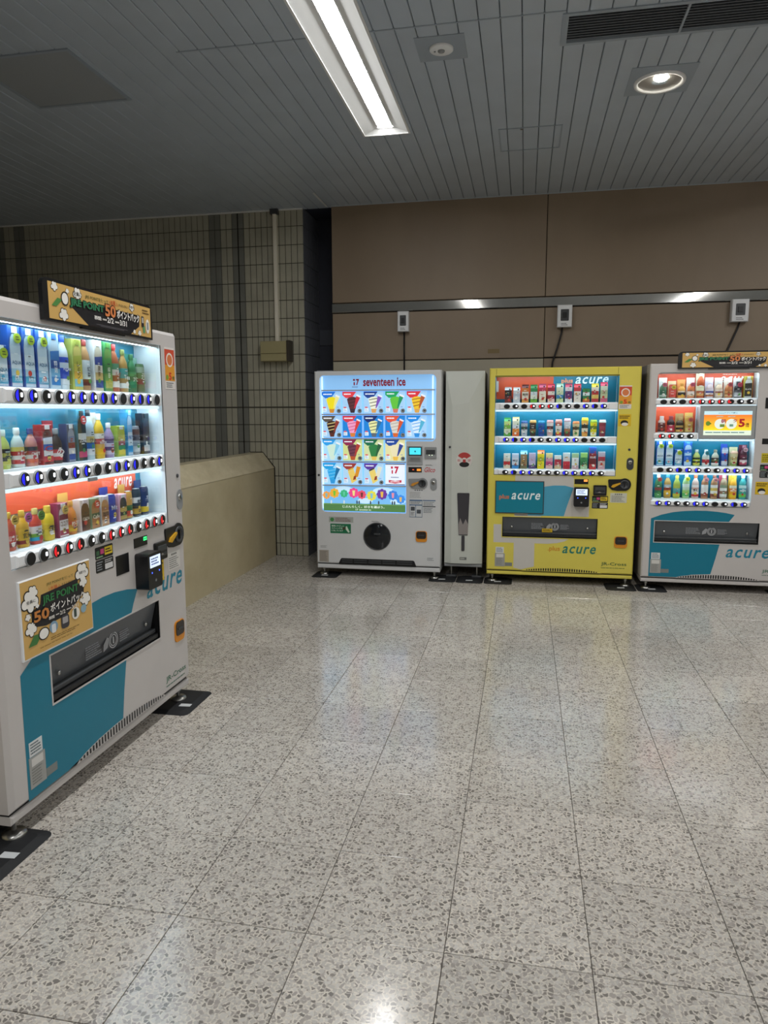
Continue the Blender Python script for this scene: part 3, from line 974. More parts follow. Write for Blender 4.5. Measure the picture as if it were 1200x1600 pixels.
# ------------------------------------------------------------------ fittings shared by the drink machines
def card_reader(mc, x0, x1, z0, z1):
    q = MB(); d = .065
    q.prism(rrect(x0, x1, z0, z1, .012), -d, .001, 'black')
    o = mc.part(q, 'card_reader')
    w, h = x1 - x0, z1 - z0
    q = MB(); q.rect(x0 + w * .12, x1 - w * .12, z0 + h * .60, z0 + h * .92, -d - .001, glow('#c9d8f2', .9))
    lines(q, x0 + w * .2, x1 - w * .2, z0 + h * .66, z0 + h * .88, 3, -d - .0016, '#5b6d94', 9, .5); mc.part(q, 'screen', o)
    q = MB()
    q.disc(x0 + w * .25, z0 + h * .46, .004, -d - .001, glow('#3a56ff', 3.0), 10); q.disc(x0 + w * .78, z0 + h * .46, .004, -d - .001, glow('#3a56ff', 3.0), 10); mc.part(q, 'indicator', o)
    q = MB(); q.disc(x0 + w * .5, z0 + h * .22, .010, -d - .0008, 'dgrey', 14); q.disc(x0 + w * .5, z0 + h * .22, .006, -d - .0012, 'grey', 12); mc.part(q, 'touch_mark', o)

def price_display(mc, x0, x1, z0, z1, col):
    q = MB(); q.box(x0, x1, -.003, .001, z0, z1, 'black', .002); o = mc.part(q, 'price_display')
    q = MB(); w, h = x1 - x0, z1 - z0
    q.rect(x0 + w * .68, x1 - w * .06, z0 + h * .52, z1 - h * .1, -.0036, glow(col, 2.2)); lines(q, x0 + w * .70, x1 - w * .08, z0 + h * .6, z1 - h * .18, 1, -.004, '#0c1a10', 2, .4); mc.part(q, 'digits', o)

def bill_slot(mc, x0, x1, z0, z1):
    q = MB(); q.prism(rrect(x0, x1, z0, z1, .008), -.016, .001, 'black'); o = mc.part(q, 'bill_slot')
    w, h = x1 - x0, z1 - z0
    q = MB(); q.box(x0 + w * .1, x1 - w * .1, -.019, -.0155, z0 + h * .2, z1 - h * .18, 'dgrey', .002)
    q.box(x0 + w * .18, x1 - w * .18, -.022, -.019, z0 + h * .42, z0 + h * .50, 'black')
    q.flat([(x0 + w * .3, z0 + h * .28), (x0 + w * .62, z0 + h * .28), (x0 + w * .46, z0 + h * .4)], -.0196, '#9a9590'); mc.part(q, 'mouth', o)

def coin_unit(mc, x0, x1, z0, z1, face='black', lever='#d7a21e', ring='dgrey'):
    w, h = x1 - x0, z1 - z0
    R = h * .5
    cx, cz = x1 - R, z1 - R
    P = [(x0 + .006, z0 + h * .30), (x0 + w * .18, z0 + h * .06), (x0 + w * .40, z0)]
    P += ell(cx, cz, R, R, 12, -PI / 2 + .2, PI / 2)
    P += [(x0 + w * .55, z1 - h * .08), (x0 + .004, z1 - h * .10), (x0, z1 - h * .2)]
    q = MB(); q.prism(P, -.008, .001, face); o = mc.part(q, 'coin_unit')
    q = MB()
    q.lathe([(R * .72, .008), (R * .72, .013), (R * .55, .015), (R * .52, .009), (0, .009)], ring, 20, (cx, 0, cz), axis='y'); q.box(cx - R * .08, cx + R * .08, -.017, -.008, cz - R * .4, cz + R * .4, 'black'); mc.part(q, 'coin_dial', o)
    q = MB(); a = (x0 + w * .13, z0 + h * .36); bb = (x0 + w * .52, z0 + h * .60)
    q.prism([(a[0], a[1] - .006), (a[0] + .02, a[1] - .012), (bb[0] + .004, bb[1] - .004), (bb[0], bb[1] + .006), (a[0] + .012, a[1] + .012)], -.018, -.008, lever); mc.part(q, 'return_lever', o)

def lock_handle(mc, x0, x1, z0, z1, kx, kz, m='grey'):
    q = MB(); q.prism(rrect(x0, x1, z0, z1, (x1 - x0) * .48, 6), -.004, .001, m); o = mc.part(q, 'lock_handle')
    cx, cz = (x0 + x1) / 2, z0 + (z1 - z0) * .62
    q = MB(); q.lathe([((x1 - x0) * .30, .004), ((x1 - x0) * .28, .009), (0, .009)], 'steel', 16, (cx, 0, cz), axis='y'); q.rect(cx - .003, cx + .003, cz - .008, cz + .008, -.0096, 'black'); mc.part(q, 'lock_cylinder', o)
    q = MB(); q.lathe([(.010, 0), (.010, .004), (.007, .005), (0, .005)], 'dgrey', 14, (kx, 0, kz), axis='y'); mc.part(q, 'keyhole')

def coin_return(mc, x0, x1, z0, z1):
    q = MB(); q.prism(rrect(x0, x1, z0, z1, .022, 5), -.006, .001, mat('amber_plastic', '#d98a1c', .35)); o = mc.part(q, 'coin_return')
    w, h = x1 - x0, z1 - z0
    q = MB(); q.prism(rrect(x0 + w * .07, x1 - w * .07, z0 + h * .30, z1 - h * .05, .018, 5), -.009, -.0055, mat('return_flap', '#2b2420', .25)); mc.part(q, 'return_flap', o)
    q = MB(); q.box(x0 + w * .25, x1 - w * .25, -.012, -.009, z0 + h * .58, z0 + h * .66, 'dgrey'); mc.part(q, 'finger_ridge', o)

def slot_door(mc, x0, x1, z0, z1, depth=.11, sticker=False):
    """wide delivery opening with a smoked flap"""
    q = MB(); q.rect(x0, x1, z0, z1, depth - .001, mat('slot_inside', '#24272c', .4)); o = mc.part(q, 'delivery_slot')
    h, w = z1 - z0, x1 - x0
    q = MB()
    q.face([(x0 + .004, .012, z1 - .004), (x0 + .004, .045, z0 + h * .24), (x1 - .004, .045, z0 + h * .24), (x1 - .004, .012, z1 - .004)][::-1], 'smoke')
    q.face([(x0 + .004, .015, z1 - .004), (x1 - .004, .015, z1 - .004), (x1 - .004, .048, z0 + h * .24), (x0 + .004, .048, z0 + h * .24)][::-1], 'smoke'); mc.part(q, 'flap', o)
    q = MB()
    q.box(x0 + .002, x1 - .002, .006, .055, z0 + .001, z0 + h * .13, 'black', .004)
    q.box(x0 + .002, x1 - .002, .020, .055, z0 + h * .13, z0 + h * .24, 'dgrey', .004); mc.part(q, 'sill', o)
    q = MB()
    for cx in (x0 + w * .1, x1 - w * .1):
        q.lathe([(.010, 0), (.009, .005), (0, .006)], 'steel', 12, (cx, .026, z0 + h * .48), axis='y')
    mc.part(q, 'hinge_knob', o)
    q = MB(); y = .024
    cx, cz = x0 + w * .56, z0 + h * .54
    for k in range(2):
        R0 = h * (.19 - .05 * k)
        O, I = ell(cx, cz, R0, R0, 22), ell(cx, cz, R0 - .004, R0 - .004, 22)
        for i in range(22):
            j = (i + 1) % 22
            q.flat([O[i], O[j], I[j], I[i]], y, '#b9bcc0')
    q.rect(cx - .004, cx + .004, cz - h * .08, cz + h * .08, y, '#b9bcc0')
    q.flat([(cx - h * .42, cz - h * .16), (cx - h * .24, cz - h * .1), (cx - h * .18, cz + h * .1), (cx - h * .26, cz + h * .14), (cx - h * .4, cz)], y, '#9a9da1')
    lines(q, x0 + w * .31, cx - h * .48, cz - h * .14, cz + h * .17, 6, y, '#8a8e94', 11, .5)
    lines(q, cx + h * .26, cx + h * .7, cz - h * .14, cz + h * .12, 5, y, '#8a8e94', 12, .5)
    mc.part(q, 'printed_notice', o)
    if sticker:
        q = MB(); q.box(x0 + w * .425, x0 + w * .535, .018, .020, z0 + h * .26, z0 + h * .44, '#c9a71e'); lines(q, x0 + w * .435, x0 + w * .525, z0 + h * .29, z0 + h * .41, 2, .0175, '#5c4a10', 4, .5); mc.part(q, 'yellow_sticker', o)
    q = MB()
    for a0, a1, b0, b1 in ((x0 - .006, x1 + .006, z1, z1 + .006), (x0 - .006, x1 + .006, z0 - .006, z0), (x0 - .006, x0, z0, z1), (x1, x1 + .006, z0, z1)):
        q.box(a0, a1, -.003, .004, b0, b1, mc.paint)
    mc.part(q, 'slot_frame', o)

def pay_stickers(mc, x0, x1, z0, z1):
    h, w = z1 - z0, x1 - x0
    q = MB(); q.prism(rrect(x0, x1, z0 + h * .52, z1, .006), -.0012, .0005, '#15171a')
    q.rect(x0 + w * .05, x0 + w * .22, z0 + h * .68, z0 + h * .86, -.0016, '#3f6b4a'); q.rect(x0 + w * .28, x0 + w * .48, z0 + h * .70, z0 + h * .90, -.0016, '#d24a86')
    q.rect(x0 + w * .52, x0 + w * .96, z0 + h * .62, z0 + h * .93, -.0016, '#e3c52c'); lines(q, x0 + w * .56, x0 + w * .92, z0 + h * .68, z0 + h * .88, 2, -.002, '#2b2508', 3, .5)
    lines(q, x0 + w * .05, x0 + w * .5, z0 + h * .55, z0 + h * .66, 1, -.0016, '#8fb58a', 8, .5)
    mc.part(q, 'payment_sticker')
    q = MB(); q.prism(rrect(x0, x1, z0, z0 + h * .49, .006), -.0012, .0005, '#15171a')
    lines(q, x0 + w * .05, x0 + w * .42, z0 + h * .06, z0 + h * .44, 4, -.0016, '#9aa0a6', 5, .4); q.rect(x0 + w * .5, x0 + w * .95, z0 + h * .05, z0 + h * .27, -.0016, '#d9d9d9'); lines(q, x0 + w * .5, x0 + w * .95, z0 + h * .3, z0 + h * .45, 2, -.0016, '#c9c9c9', 6, .5)
    mc.part(q, 'payment_sticker')

def notice(mc, x0, x1, z0, z1, bg='#d3d1cc', n=6, name='notice_sticker', ic='#33363a', seed=3):
    q = MB(); q.box(x0, x1, -.0012, .0005, z0, z1, bg)
    h, w = z1 - z0, x1 - x0
    for k in range(4):
        q.rect(x0 + w * (.28 + .12 * k), x0 + w * (.35 + .12 * k), z1 - h * .17, z1 - h * .07, -.0016, ic)
    lines(q, x0 + w * .08, x1 - w * .08, z0 + h * .06, z1 - h * .24, n, -.0016, ic, seed, .3)
    mc.part(q, name)

def five_times_sticker(mc, x0, x1, z0, z1):
    """red and amber campaign sticker; its mascot is left out"""
    h, w = z1 - z0, x1 - x0
    q = MB(); q.box(x0, x1, -.0012, .0005, z0, z1, '#ded9d4')
    q.rect(x0, x1, z0 + h * .50, z1 - h * .05, -.0016, '#cf4a2c'); q.rect(x0, x1, z0 + h * .20, z0 + h * .58, -.0018, '#e39a2c')
    q.disc(x0 + w * .5, z0 + h * .70, w * .36, -.002, '#efe6dc', 18); q.disc(x0 + w * .5, z0 + h * .70, w * .27, -.0023, '#d97b45', 18)
    put_text(q, '5', x0 + w * .36, x0 + w * .64, z0 + h * .22, z0 + h * .40, -.0024, '#d3261f', .03)
    put_text(q, '倍', x0 + w * .70, x0 + w * .94, z0 + h * .23, z0 + h * .32, -.0024, '#4a6b2a', .02)
    q.disc(x0 + w * .18, z0 + h * .28, w * .13, -.0024, '#7da03a', 14)
    lines(q, x0 + w * .08, x1 - w * .08, z0 + h * .03, z0 + h * .17, 3, -.0018, '#5a5d62', 5, .4); mc.part(q, 'campaign_sticker')

def yellow_sticker(mc, x0, x1, z0, z1):
    h, w = z1 - z0, x1 - x0
    q = MB(); q.box(x0, x1, -.0012, .0005, z0, z1, '#d9b51c')
    lines(q, x0 + w * .08, x1 - w * .06, z0 + h * .62, z1 - h * .08, 2, -.0016, '#453708', 6, .5)
    q.flat(ell(x0 + w * .48, z0 + h * .28, w * .30, h * .22, 16), -.0016, '#1b1a18'); q.flat(ell(x0 + w * .52, z0 + h * .16, w * .26, h * .14, 16), -.0019, '#e9e6e0'); mc.part(q, 'yellow_sticker')

def rating_labels(mc, x, z):
    q = MB(); q.box(x + .006, x + .076, -.0012, .0005, z + .118, z + .172, '#d9dcdd'); lines(q, x + .012, x + .070, z + .124, z + .168, 4, -.0016, '#3c5560', 4, .4); mc.part(q, 'rating_label')
    q = MB(); q.box(x, x + .086, -.002, .0005, z, z + .116, mat('silver_label', '#a9aaa8', .3, .3)); q.rect(x + .012, x + .074, z + .08, z + .11, -.0026, '#d4d3cf'); lines(q, x + .01, x + .078, z + .01, z + .075, 6, -.0026, '#74756f', 7, .3); mc.part(q, 'rating_label')
    q = MB(); q.box(x + .088, x + .15, -.0012, .0005, z + .004, z + .036, '#7d8280'); mc.part(q, 'rating_label')

def arch_vent(mc, x0, x1, z0, rise, n=34):
    """arched row of upright slots in the foot of the door"""
    q = MB()
    top = lambda t: z0 + rise * math.sin(PI * min(1, max(0, t))) ** .55
    P = [(x0 + (x1 - x0) * i / 24, top(i / 24)) for i in range(25)]
    q.flat([(x0 - .05, z0)] + [(x1 + .05, z0)] + P[::-1], -.0006, mc.paint)
    mm = mc.part(q, 'vent_arch')
    q = MB()
    for i in range(n):
        t = (i + .5) / n
        hh = top(t) - z0
        if hh < .012: continue
        x = x0 + (x1 - x0) * t
        q.rect(x - .0058, x + .0058, z0 + .004, z0 + hh - .003, -.0012, 'black')
    tag(mc.part(q, 'vent_slots', mm), kind='stuff')

def feet(mc, spots):
    for x, y in spots:
        q = MB()
        q.lathe([(.009, .012), (.009, .095)], 'steel', 10, (x, y, 0)); q.lathe([(.016, .052), (.016, .066), (.009, .068)], 'steel', 6, (x, y, 0), smooth=False)
        q.lathe([(.042, .012), (.040, .020), (.018, .026), (.009, .030)], 'steel', 16, (x, y, 0)); mc.part(q, 'levelling_foot')

def cabinet(mc, z0=.075, zd=.114, x_in=.0):
    q = MB(); q.box(0, mc.W, .172, mc.D, z0 + .005, mc.H, 'side'); mc.part(q, 'cabinet')
    q = MB(); q.box(.002, mc.W - .002, .006, .172, z0, zd - .008, mc.paint, .006); mc.part(q, 'base_rail')
    q = MB(); q.box(.006, mc.W - .006, .02, .17, zd - .010, zd + .002, 'black'); mc.part(q, 'shadow_gap')
    q = MB(); q.box(.01, mc.W - .01, .16, .178, zd, mc.H - .006, 'black'); mc.part(q, 'door_seal')

mat_count = [0]
def rubber_mat(cx, cy, lx, ly, label, tagp=(0, -.075)):
    o = thing('rubber_mat', label, 'rubber mat', (cx, cy, 0), group='black rubber mats under machine feet')
    q = MB(); hx, hy = lx / 2, ly / 2
    O = rrect(-hx, hx, -hy, hy, .035, 4); I = rrect(-hx + .035, hx - .035, -hy + .035, hy - .035, .025, 4)
    n = len(O)
    for i in range(n):
        j = (i + 1) % n
        q.face([(O[i][0], O[i][1], .0004), (O[j][0], O[j][1], .0004), (I[j][0], I[j][1], .012), (I[i][0], I[i][1], .012)], 'matblack', True)
    q.face([(x, y, .012) for x, y in I], 'matblack'); q.face([(x, y, .0004) for x, y in O[::-1]], 'matblack'); q.build('pad', o)
    if tagp:
        q = MB(); tx, ty = tagp
        q.raw([(tx - .03, ty - .018, .0126), (tx + .03, ty - .012, .0126), (tx + .028, ty + .02, .0126), (tx - .03, ty + .016, .0126)], [(0, 1, 2, 3)], '#c9cdd0'); q.build('paper_tag', o)
    return o
GOLD = '#d3ab62'
def campaign_sign(mc, x0, x1, z0, z1, label):
    """black framed header board fixed to the top of a machine"""
    o = thing('header_sign', label, 'sign', mc.wl(x0, -.002, z0), mc.rz, 'campaign header signs')
    w, h, d = x1 - x0, z1 - z0, .016
    P = [(0, 0), (w, 0), (w, h - .03)] + ell(w - .03, h - .03, .03, .03, 5, 0.2, PI / 2) + ell(.03, h - .03, .03, .03, 5, PI / 2, PI - .2) + [(0, h - .03)]
    q = MB(); q.prism(P, -d, 0, 'black'); q.build('frame', o)
    ax0, ax1, az0, az1 = .030, w - .014, .009, h - .011
    aw, ah = ax1 - ax0, az1 - az0
    X = lambda t: ax0 + aw * t
    Z = lambda t: az0 + ah * t
    q = MB(); y = -d - .0006
    q.rect(ax0, ax1, az0, az1, y, GOLD)
    q.flat([(X(.33), Z(0)), (X(.76), Z(0)), (X(.86), Z(.30)), (X(.87), Z(.66)), (X(.18), Z(.66)), (X(.18), Z(.45))], y - .0004, '#16151a')
    for cx, cz, r in ((.05, .93, .055), (.115, .16, .075), (.155, .85, .03), (.24, .84, .075), (.78, .86, .055), (.80, .09, .03), (.86, .06, .04)):
        cloud(q, X(cx), max(Z(0) + r * ah * 2.0, min(Z(1) - r * ah * 2.0, Z(cz))), r * ah * 2.2, y - .0006)
    yt = y - .0016
    # hand holding a green card
    q.flat([(X(.02), Z(.36)), (X(.06), Z(.36)), (X(.11), Z(.58)), (X(.07), Z(.60))], yt, '#4f8b45')
    q.flat(ell(X(.13), Z(.62), aw * .032, ah * .20, 14), yt - .0003, '#15130f'); q.flat(ell(X(.13), Z(.62), aw * .026, ah * .16, 14), yt - .0006, '#f2f0ea')
    put_text(q, '全員に', X(.205), X(.275), Z(.78), Z(.90), yt - .0006, '#15130f', .008)
    put_text(q, '何度でも', X(.755), X(.81), Z(.82), Z(.91), yt - .0006, '#15130f', .02)
    put_text(q, 'JRE POINTを使って', X(.31), X(.53), Z(.76), Z(.90), yt, '#4f5a2c', .01)
    put_text(q, '1本購入', X(.54), X(.63), Z(.76), Z(.93), yt, '#c9542b', .004)
    put_text(q, 'するたびに!', X(.635), X(.735), Z(.79), Z(.88), yt, '#4a3c20', .01)
    put_text(q, 'JRE POINT', X(.165), X(.487), Z(.40), Z(.71), yt - .0004, '#15130f', .085)
    put_text(q, 'JRE POINT', X(.172), X(.48), Z(.425), Z(.685), yt - .001, '#2e7d55', .045)
    put_text(q, '50', X(.485), X(.605), Z(.36), Z(.79), yt - .0008, '#15130f', .075)
    put_text(q, '50', X(.491), X(.599), Z(.385), Z(.765), yt - .0014, '#d9824a', .035)
    put_text(q, 'ポイントパック', X(.605), X(.862), Z(.37), Z(.71), yt - .0008, '#15130f', .06)
    put_text(q, 'ポイントパック', X(.61), X(.857), Z(.40), Z(.68), yt - .0014, '#f4f2ee', .032)
    put_text(q, '期間:', X(.385), X(.455), Z(.22), Z(.34), yt, '#f4f2ee', .02)
    put_text(q, '2/2', X(.51), X(.575), Z(.20), Z(.37), yt, '#f4f2ee', .02); put_text(q, '3/31', X(.64), X(.715), Z(.20), Z(.37), yt, '#f4f2ee', .02)
    q.rect(X(.465), X(.505), Z(.25), Z(.30), yt, '#c9c6c0'); q.rect(X(.59), X(.635), Z(.25), Z(.30), yt, '#c9c6c0')
    q.rect(X(.40), X(.72), Z(.085), Z(.095), yt, '#77747a'); q.rect(X(.44), X(.68), Z(.05), Z(.06), yt, '#77747a')
    # phone and card reader pictograms
    lines(q, X(.90), X(.985), Z(.74), Z(.92), 2, yt, '#5a4420', 3, .4)
    q.flat(rrect(X(.885), X(.915), Z(.30), Z(.66), .004), yt, '#2b2a2d'); q.flat(rrect(X(.89), X(.91), Z(.44), Z(.62), .002), yt - .0004, '#b9b6b0'); q.flat([(X(.90), Z(.12)), (X(.925), Z(.12)), (X(.925), Z(.36)), (X(.90), Z(.30))], yt - .0005, '#5f9b6a')
    q.flat(ell(X(.958), Z(.36), aw * .022, ah * .24, 16), yt, '#efece4'); q.flat(rrect(X(.948), X(.968), Z(.24), Z(.50), .004), yt - .0004, '#8f9498')
    q.build('printed_artwork', o)
    q = MB(); q.box(w * .3, w * .7, -.014, -.002, -.006, 0, 'black'); q.build('bracket', o)
    return o

# ================================================================== LEFT DRINK MACHINE
L = Machine('drink_machine', 'tall white and teal drink vending machine standing alone at the left', (-1.70, 2.0, 0), PI / 2, 1.345, 1.878, .75, 'body')
cabinet(L)
q = MB()
plate(q, 0, L.W, .116, L.H, [(.085, 1.174, .960, 1.808, .14, 'inside'), (.25, 1.053, .419, .604, .11, 'black')], 'body', e=.016)
L.part(q, 'door')
q = MB(); q.box(1.176, 1.182, -.0008, .002, .960, 1.808, 'black'); L.part(q, 'window_seal')
LB = ['bbwwbbbBbkbBbk', 'bbwwbbkwBbBwwb', 'kwRrRwwrrRwRrR']
case = display(L, .085, 1.174, .960, 1.808,
    [dict(base=1.583, bz=1.552, u0=.171, p=.0719, b=LB[0], rx=.024, rz=.024),
     dict(base=1.300, bz=1.266, u0=.171, p=.0719, b=LB[1], rx=.024, rz=.024),
     dict(base=1.012, bz=.986, u0=.171, p=.0719, b=LB[2], rx=.024, rz=.024, hs=.025, led=False)],
    [(.09, 1.172, 1.54, 1.806, 'teal'), (.09, 1.172, 1.252, 1.52, 'teal'), (1.10, 1.172, .965, 1.235, 'teal'), (.09, 1.10, .965, 1.128, 'inside')])
q = MB(); q.box(.10, 1.105, .118, .122, 1.128, 1.236, 'orange')
put_text(q, 'acure', .92, 1.07, 1.150, 1.198, .117, '#efe9e4', .03, .28); lines(q, .93, 1.06, 1.208, 1.222, 1, .117, '#e9b9a6', 3, .5)
L.part(q, 'orange_board', case)
q = MB(); put_text(q, 'acure', .885, 1.135, 1.685, 1.745, .130, '#d9eef2', .03, .28); L.part(q, 'case_lettering', case)
q = MB(); q.box(.545, .60, -.012, -.002, 1.222, 1.236, 'grey', .002); L.part(q, 'latch')
WHL = 'left machine'
GA, GB_, GC = 'drinks on the left machine top shelf', 'drinks on the left machine middle shelf', 'drinks on the left machine bottom shelf'
water = ('#b3d0e2', ['#3fa6c8', '#9cc6dc', '#cadde8', '#d3e4ec', '#c3dae8'], '#e4eef4', 'AQUA', '#2d5c80', '#a9c52e', '#1b54a8', '天然水')
row1 = [
 ('small clear water bottle with green tag', 'print', .141, water),
 ('tall clear water bottle with green tag', 'print', .211, water),
 ('tall clear water bottle with green tag', 'print', .211, water),
 ('tall clear water bottle with green tag', 'print', .211, water),
 ('slim water bottle with blue label', 'print', .210, ('#b7cfe0', ['#2a7fc4', '#6fb1dc', '#1f4f9c', '#2f76bd'], '#2c6cc0', '特|選', '#e8f1f8', None, '#a9cfe6')),
 ('white and blue sports drink bottle', 'pet', .208, ('#d3e2ee', ['#d9e6f2', '#2250c8', '#2250c8', '#d5e3f0', '#2250c8'], '#2250c8', 'POCARI', '#f2f6fb', None, None)),
 ('lemon drink bottle on yellow green card', 'print', .200, ('#cfc46a', ['#7fc2d6', '#e0b64a', '#d9cf5a', '#b4b94a'], '#8f9a3a', 'レ|モ|ン', '#5a4a18', None, '#a9b45a')),
 ('milk tea bottle with brown shoulder', 'pet', .206, ('#b58a5a', ['#6b2d1e', '#cfe0e6', '#cfe0e6', '#d6e4ea'], '#8c2f2a', '紅|茶', '#3a4a60', None, None)),
 ('barley tea bottle with navy band', 'print', .209, ('#c9c2ae', ['#2f3f8c', '#c7ae72', '#e6e3d6', '#27408f'], '#e9ece9', '麦|茶', '#5c4320', None, '#d7dde0')),
 ('green tea bottle with tapered neck', 'print', .208, ('#6d9a4a', ['#b3b04a', '#5e9c50', '#4a8f52', '#4f9a4c'], '#4c8a3a', '緑|茶', '#e9f0d8', None, '#3f8f54')),
 ('peach tea bottle with red cap', 'pet', .206, ('#b0603a', ['#e9e6df', '#a85a36', '#e6dfd8', '#5c9a78'], '#c22f2f', 'ルイ', '#b23a34', None, None)),
 ('jasmine tea bottle with teal label', 'pet', .189, ('#b08a4a', ['#dfe7e4', '#a98952', '#3f9a9c', '#4aa6a0'], '#7a8a4a', 'Tea', '#e9f3ef', None, None)),
 ('dark green tea bottle', 'pet', .174, ('#2f7a4a', ['#2c7a48', '#3f8f58', '#2f6f4a', '#4a9a62'], '#2b6a40', '茶', '#e3efdf', None, '#1f7a6a')),
 ('short green tea can', 'can', .134, ('#4f7a4c', ['#4a6f46', '#7a3f38', '#52784e', '#9ab09a'], None, '茶', '#e6e9de', None, '#6f9a8a')),
]
row2 = [
 ('lemon soda bottle with black label', 'pet', .136, ('#b9c45a', ['#c9c95a', '#20221f', '#c6c455', '#1d1f1c'], '#c9d8d0', 'レモン', '#20201a', None, '#7fae9a')),
 ('small apple drink bottle with red label', 'pet', .141, ('#cfd6d0', ['#c23a36', '#e6e2dc', '#c0322f', '#d9c95a'], '#e3e6e6', 'りんご', '#f6e9e6', None, None)),
 ('craft tea bottle with navy cap', 'pet', .138, ('#c9826a', ['#d96a3c', '#d9d3c8', '#a8483a', '#3a2f2c'], '#2a3570', 'CRAFT', '#f0e9e0', None, None)),
 ('vitamin drink bottle on red card', 'print', .150, ('#5a2a20', ['#c22630', '#e6e6e6', '#2a62c0', '#dfe3ea'], '#e9e9e9', 'C', '#c22630', None, '#a82c2c')),
 ('cola bottle with white and red label', 'pet', .134, ('#2a1a18', ['#c22a34', '#e9e6e6', '#c8323a', '#2c1c1a'], '#8a8f92', 'の', '#f4eeee', None, '#8c2430')),
 ('slim silver blue energy can', 'print', .150, ('#8f9ab0', ['#2f4f9c', '#c9cfda', '#8a3040', '#6f80a8'], None, None, None, None, '#3f4a6a'), .022),
 ('tall black bottle with white ring', 'print', .205, ('#2b2c30', ['#c2386f', '#26272b', '#2a2b2f', '#d3d8da', '#2a2b2f'], '#1d1d20', 'ZONE', '#e9e9ee', '#c0392f', '#2a6f86')),
 ('clear sparkling water bottle with black cap', 'pet', .206, ('#b9cdd6', ['#e3e6ea', '#2f62b0', '#c9b46a', '#c3c9d0'], '#1e1e22', 'SPA', '#4a3c20', None, None)),
 ('yellow vitamin soda bottle with white cap', 'pet', .190, ('#d9b02a', ['#e9b914', '#e6b21a', '#c8402f', '#e6e2d8'], '#e9ece6', 'MATCH', '#f6f2e6', None, '#cfcabb')),
 ('purple grape drink bottle', 'pet', .150, ('#9a86b0', ['#c9bfd8', '#5a3a7a', '#cfc6dc', '#4a2f6a'], '#d6d3da', None, None, None, None)),
 ('yellow and green lemon can', 'print', .136, ('#b0b83a', ['#d9c92a', '#3f8a3c', '#a02f2f', '#cfc63a'], None, None, '#f0f0d8', None, '#9ab03a')),
 ('tall slim blue and white bottle', 'print', .206, ('#a9c9e0', ['#2a8ac8', '#d6e4ee', '#c3d9e8', '#6aa9d6'], '#8fb4d6', 'PET', '#2a70b8', None, '#3a8ab8'), .020),
 ('small dark coffee can', 'can', .131, ('#8a8f9a', ['#c9ced3', '#8f98a6', '#3a3f56', '#4a2a2c'], None, None, '#e6e6e6', None, '#4a3a44')),
 ('tall dark bottle on black card', 'print', .190, ('#3a3a48', ['#cfd3d6', '#2a2a3c', '#4a3a30', '#3c2a2a'], '#1c1c20', None, '#e6e6e6', None, '#241c22')),
]
row3 = [
 ('red roasted tea bottle', 'pet', .136, ('#c95a3a', ['#8c2420', '#d0453a', '#cf4238', '#c93f38'], '#c9a23a', 'ほうじ', '#f6e6dc', '#d9b95a', None)),
 ('yellow brown rice tea bottle', 'pet', .134, ('#d9a82a', ['#8a2c24', '#e0b82c', '#e2ba30', '#dfb634'], '#cfa83a', '玄米', '#3a2a14', '#b85a9a', None)),
 ('white corn soup bottle with blue foot', 'pet', .132, ('#cf4a34', ['#3aa6d0', '#7fb63a', '#e6e0e2', '#e8e2e4'], '#c9b46a', 'コーン', '#3a3040', '#5f8a3c', None)),
 ('yellow bottle can of corn soup', 'bcan', .133, ('#e0c02a', ['#dfc02c', '#e6c934', '#d9b424', '#e3c630'], '#cfae3a', '生', '#4a3a14', None, None)),
 ('white and maroon cocoa can', 'print', .134, ('#e0d9d6', ['#a8324a', '#e0dad8', '#e2dcda', '#7a2434'], None, 'ココア', '#8a6a5a', '#cfae5a', '#8c2a4a')),
 ('orange lemon bottle', 'pet', .134, ('#d9823a', ['#e6c23a', '#e0a83c', '#d9603a', '#cf7a34'], '#c98a3a', '柚子', '#f6ece0', None, '#d9a04a')),
 ('dark brown cocoa bottle can', 'print', .132, ('#5a2f24', ['#4a241e', '#5c2c24', '#4c2822', '#5a3026'], '#c9b9c0', 'COCOA', '#e6d9d0', None, '#d3c3c0')),
 ('caramel latte bottle can with round emblem', 'print', .128, ('#b0704a', ['#b87a50', '#a86a44', '#3f5a44', '#b07a54'], '#6a7a5a', 'Cafe', '#efe0d0', '#c0392f', '#7a8a70')),
 ('tan milk coffee bottle can', 'print', .129, ('#c08a5a', ['#d9b28a', '#b8834e', '#c99a66', '#b07a48'], '#cfc0d0', '珈琲', '#4a2a18', None, '#cfc6c0')),
 ('blue coffee can', 'can', .128, ('#2f3f9a', ['#2c3c98', '#3448a8', '#2a3a90', '#2f42a0'], None, 'Mt', '#cfd6ef', None, '#2c3a8c')),
 ('black and gold coffee can on pink card', 'print', .121, ('#3a2e1e', ['#b0924a', '#2a221a', '#c9a84c', '#2c241a'], None, 'GOLD', '#e0c87a', None, '#d9a0b0')),
 ('orange and green coffee can', 'can', .126, ('#c9923a', ['#c9472f', '#2f6a40', '#d09a3c', '#cf9a40'], None, None, '#f0e6d0', None, '#cf9a44'), .024),
 ('white and black coffee can', 'can', .130, ('#2a2c38', ['#c09a3a', '#23263a', '#e0e0e0', '#2a2c38'], None, '微糖', '#23263a', None, None), .026),
 ('navy coffee can with yellow foot', 'can', .133, ('#1f2a5a', ['#e0bf24', '#22306a', '#22306a', '#1f2a5c'], None, 'ブラック', '#c9d0e6', None, '#22306a'), .027),
]
shelf_row(L, 'top', WHL, 1.583, .181, .0715, row1, GA)
shelf_row(L, 'middle', WHL, 1.300, .178, .0719, row2, GB_)
shelf_row(L, 'bottom', WHL, 1.012, .174, .0708, row3, GC)
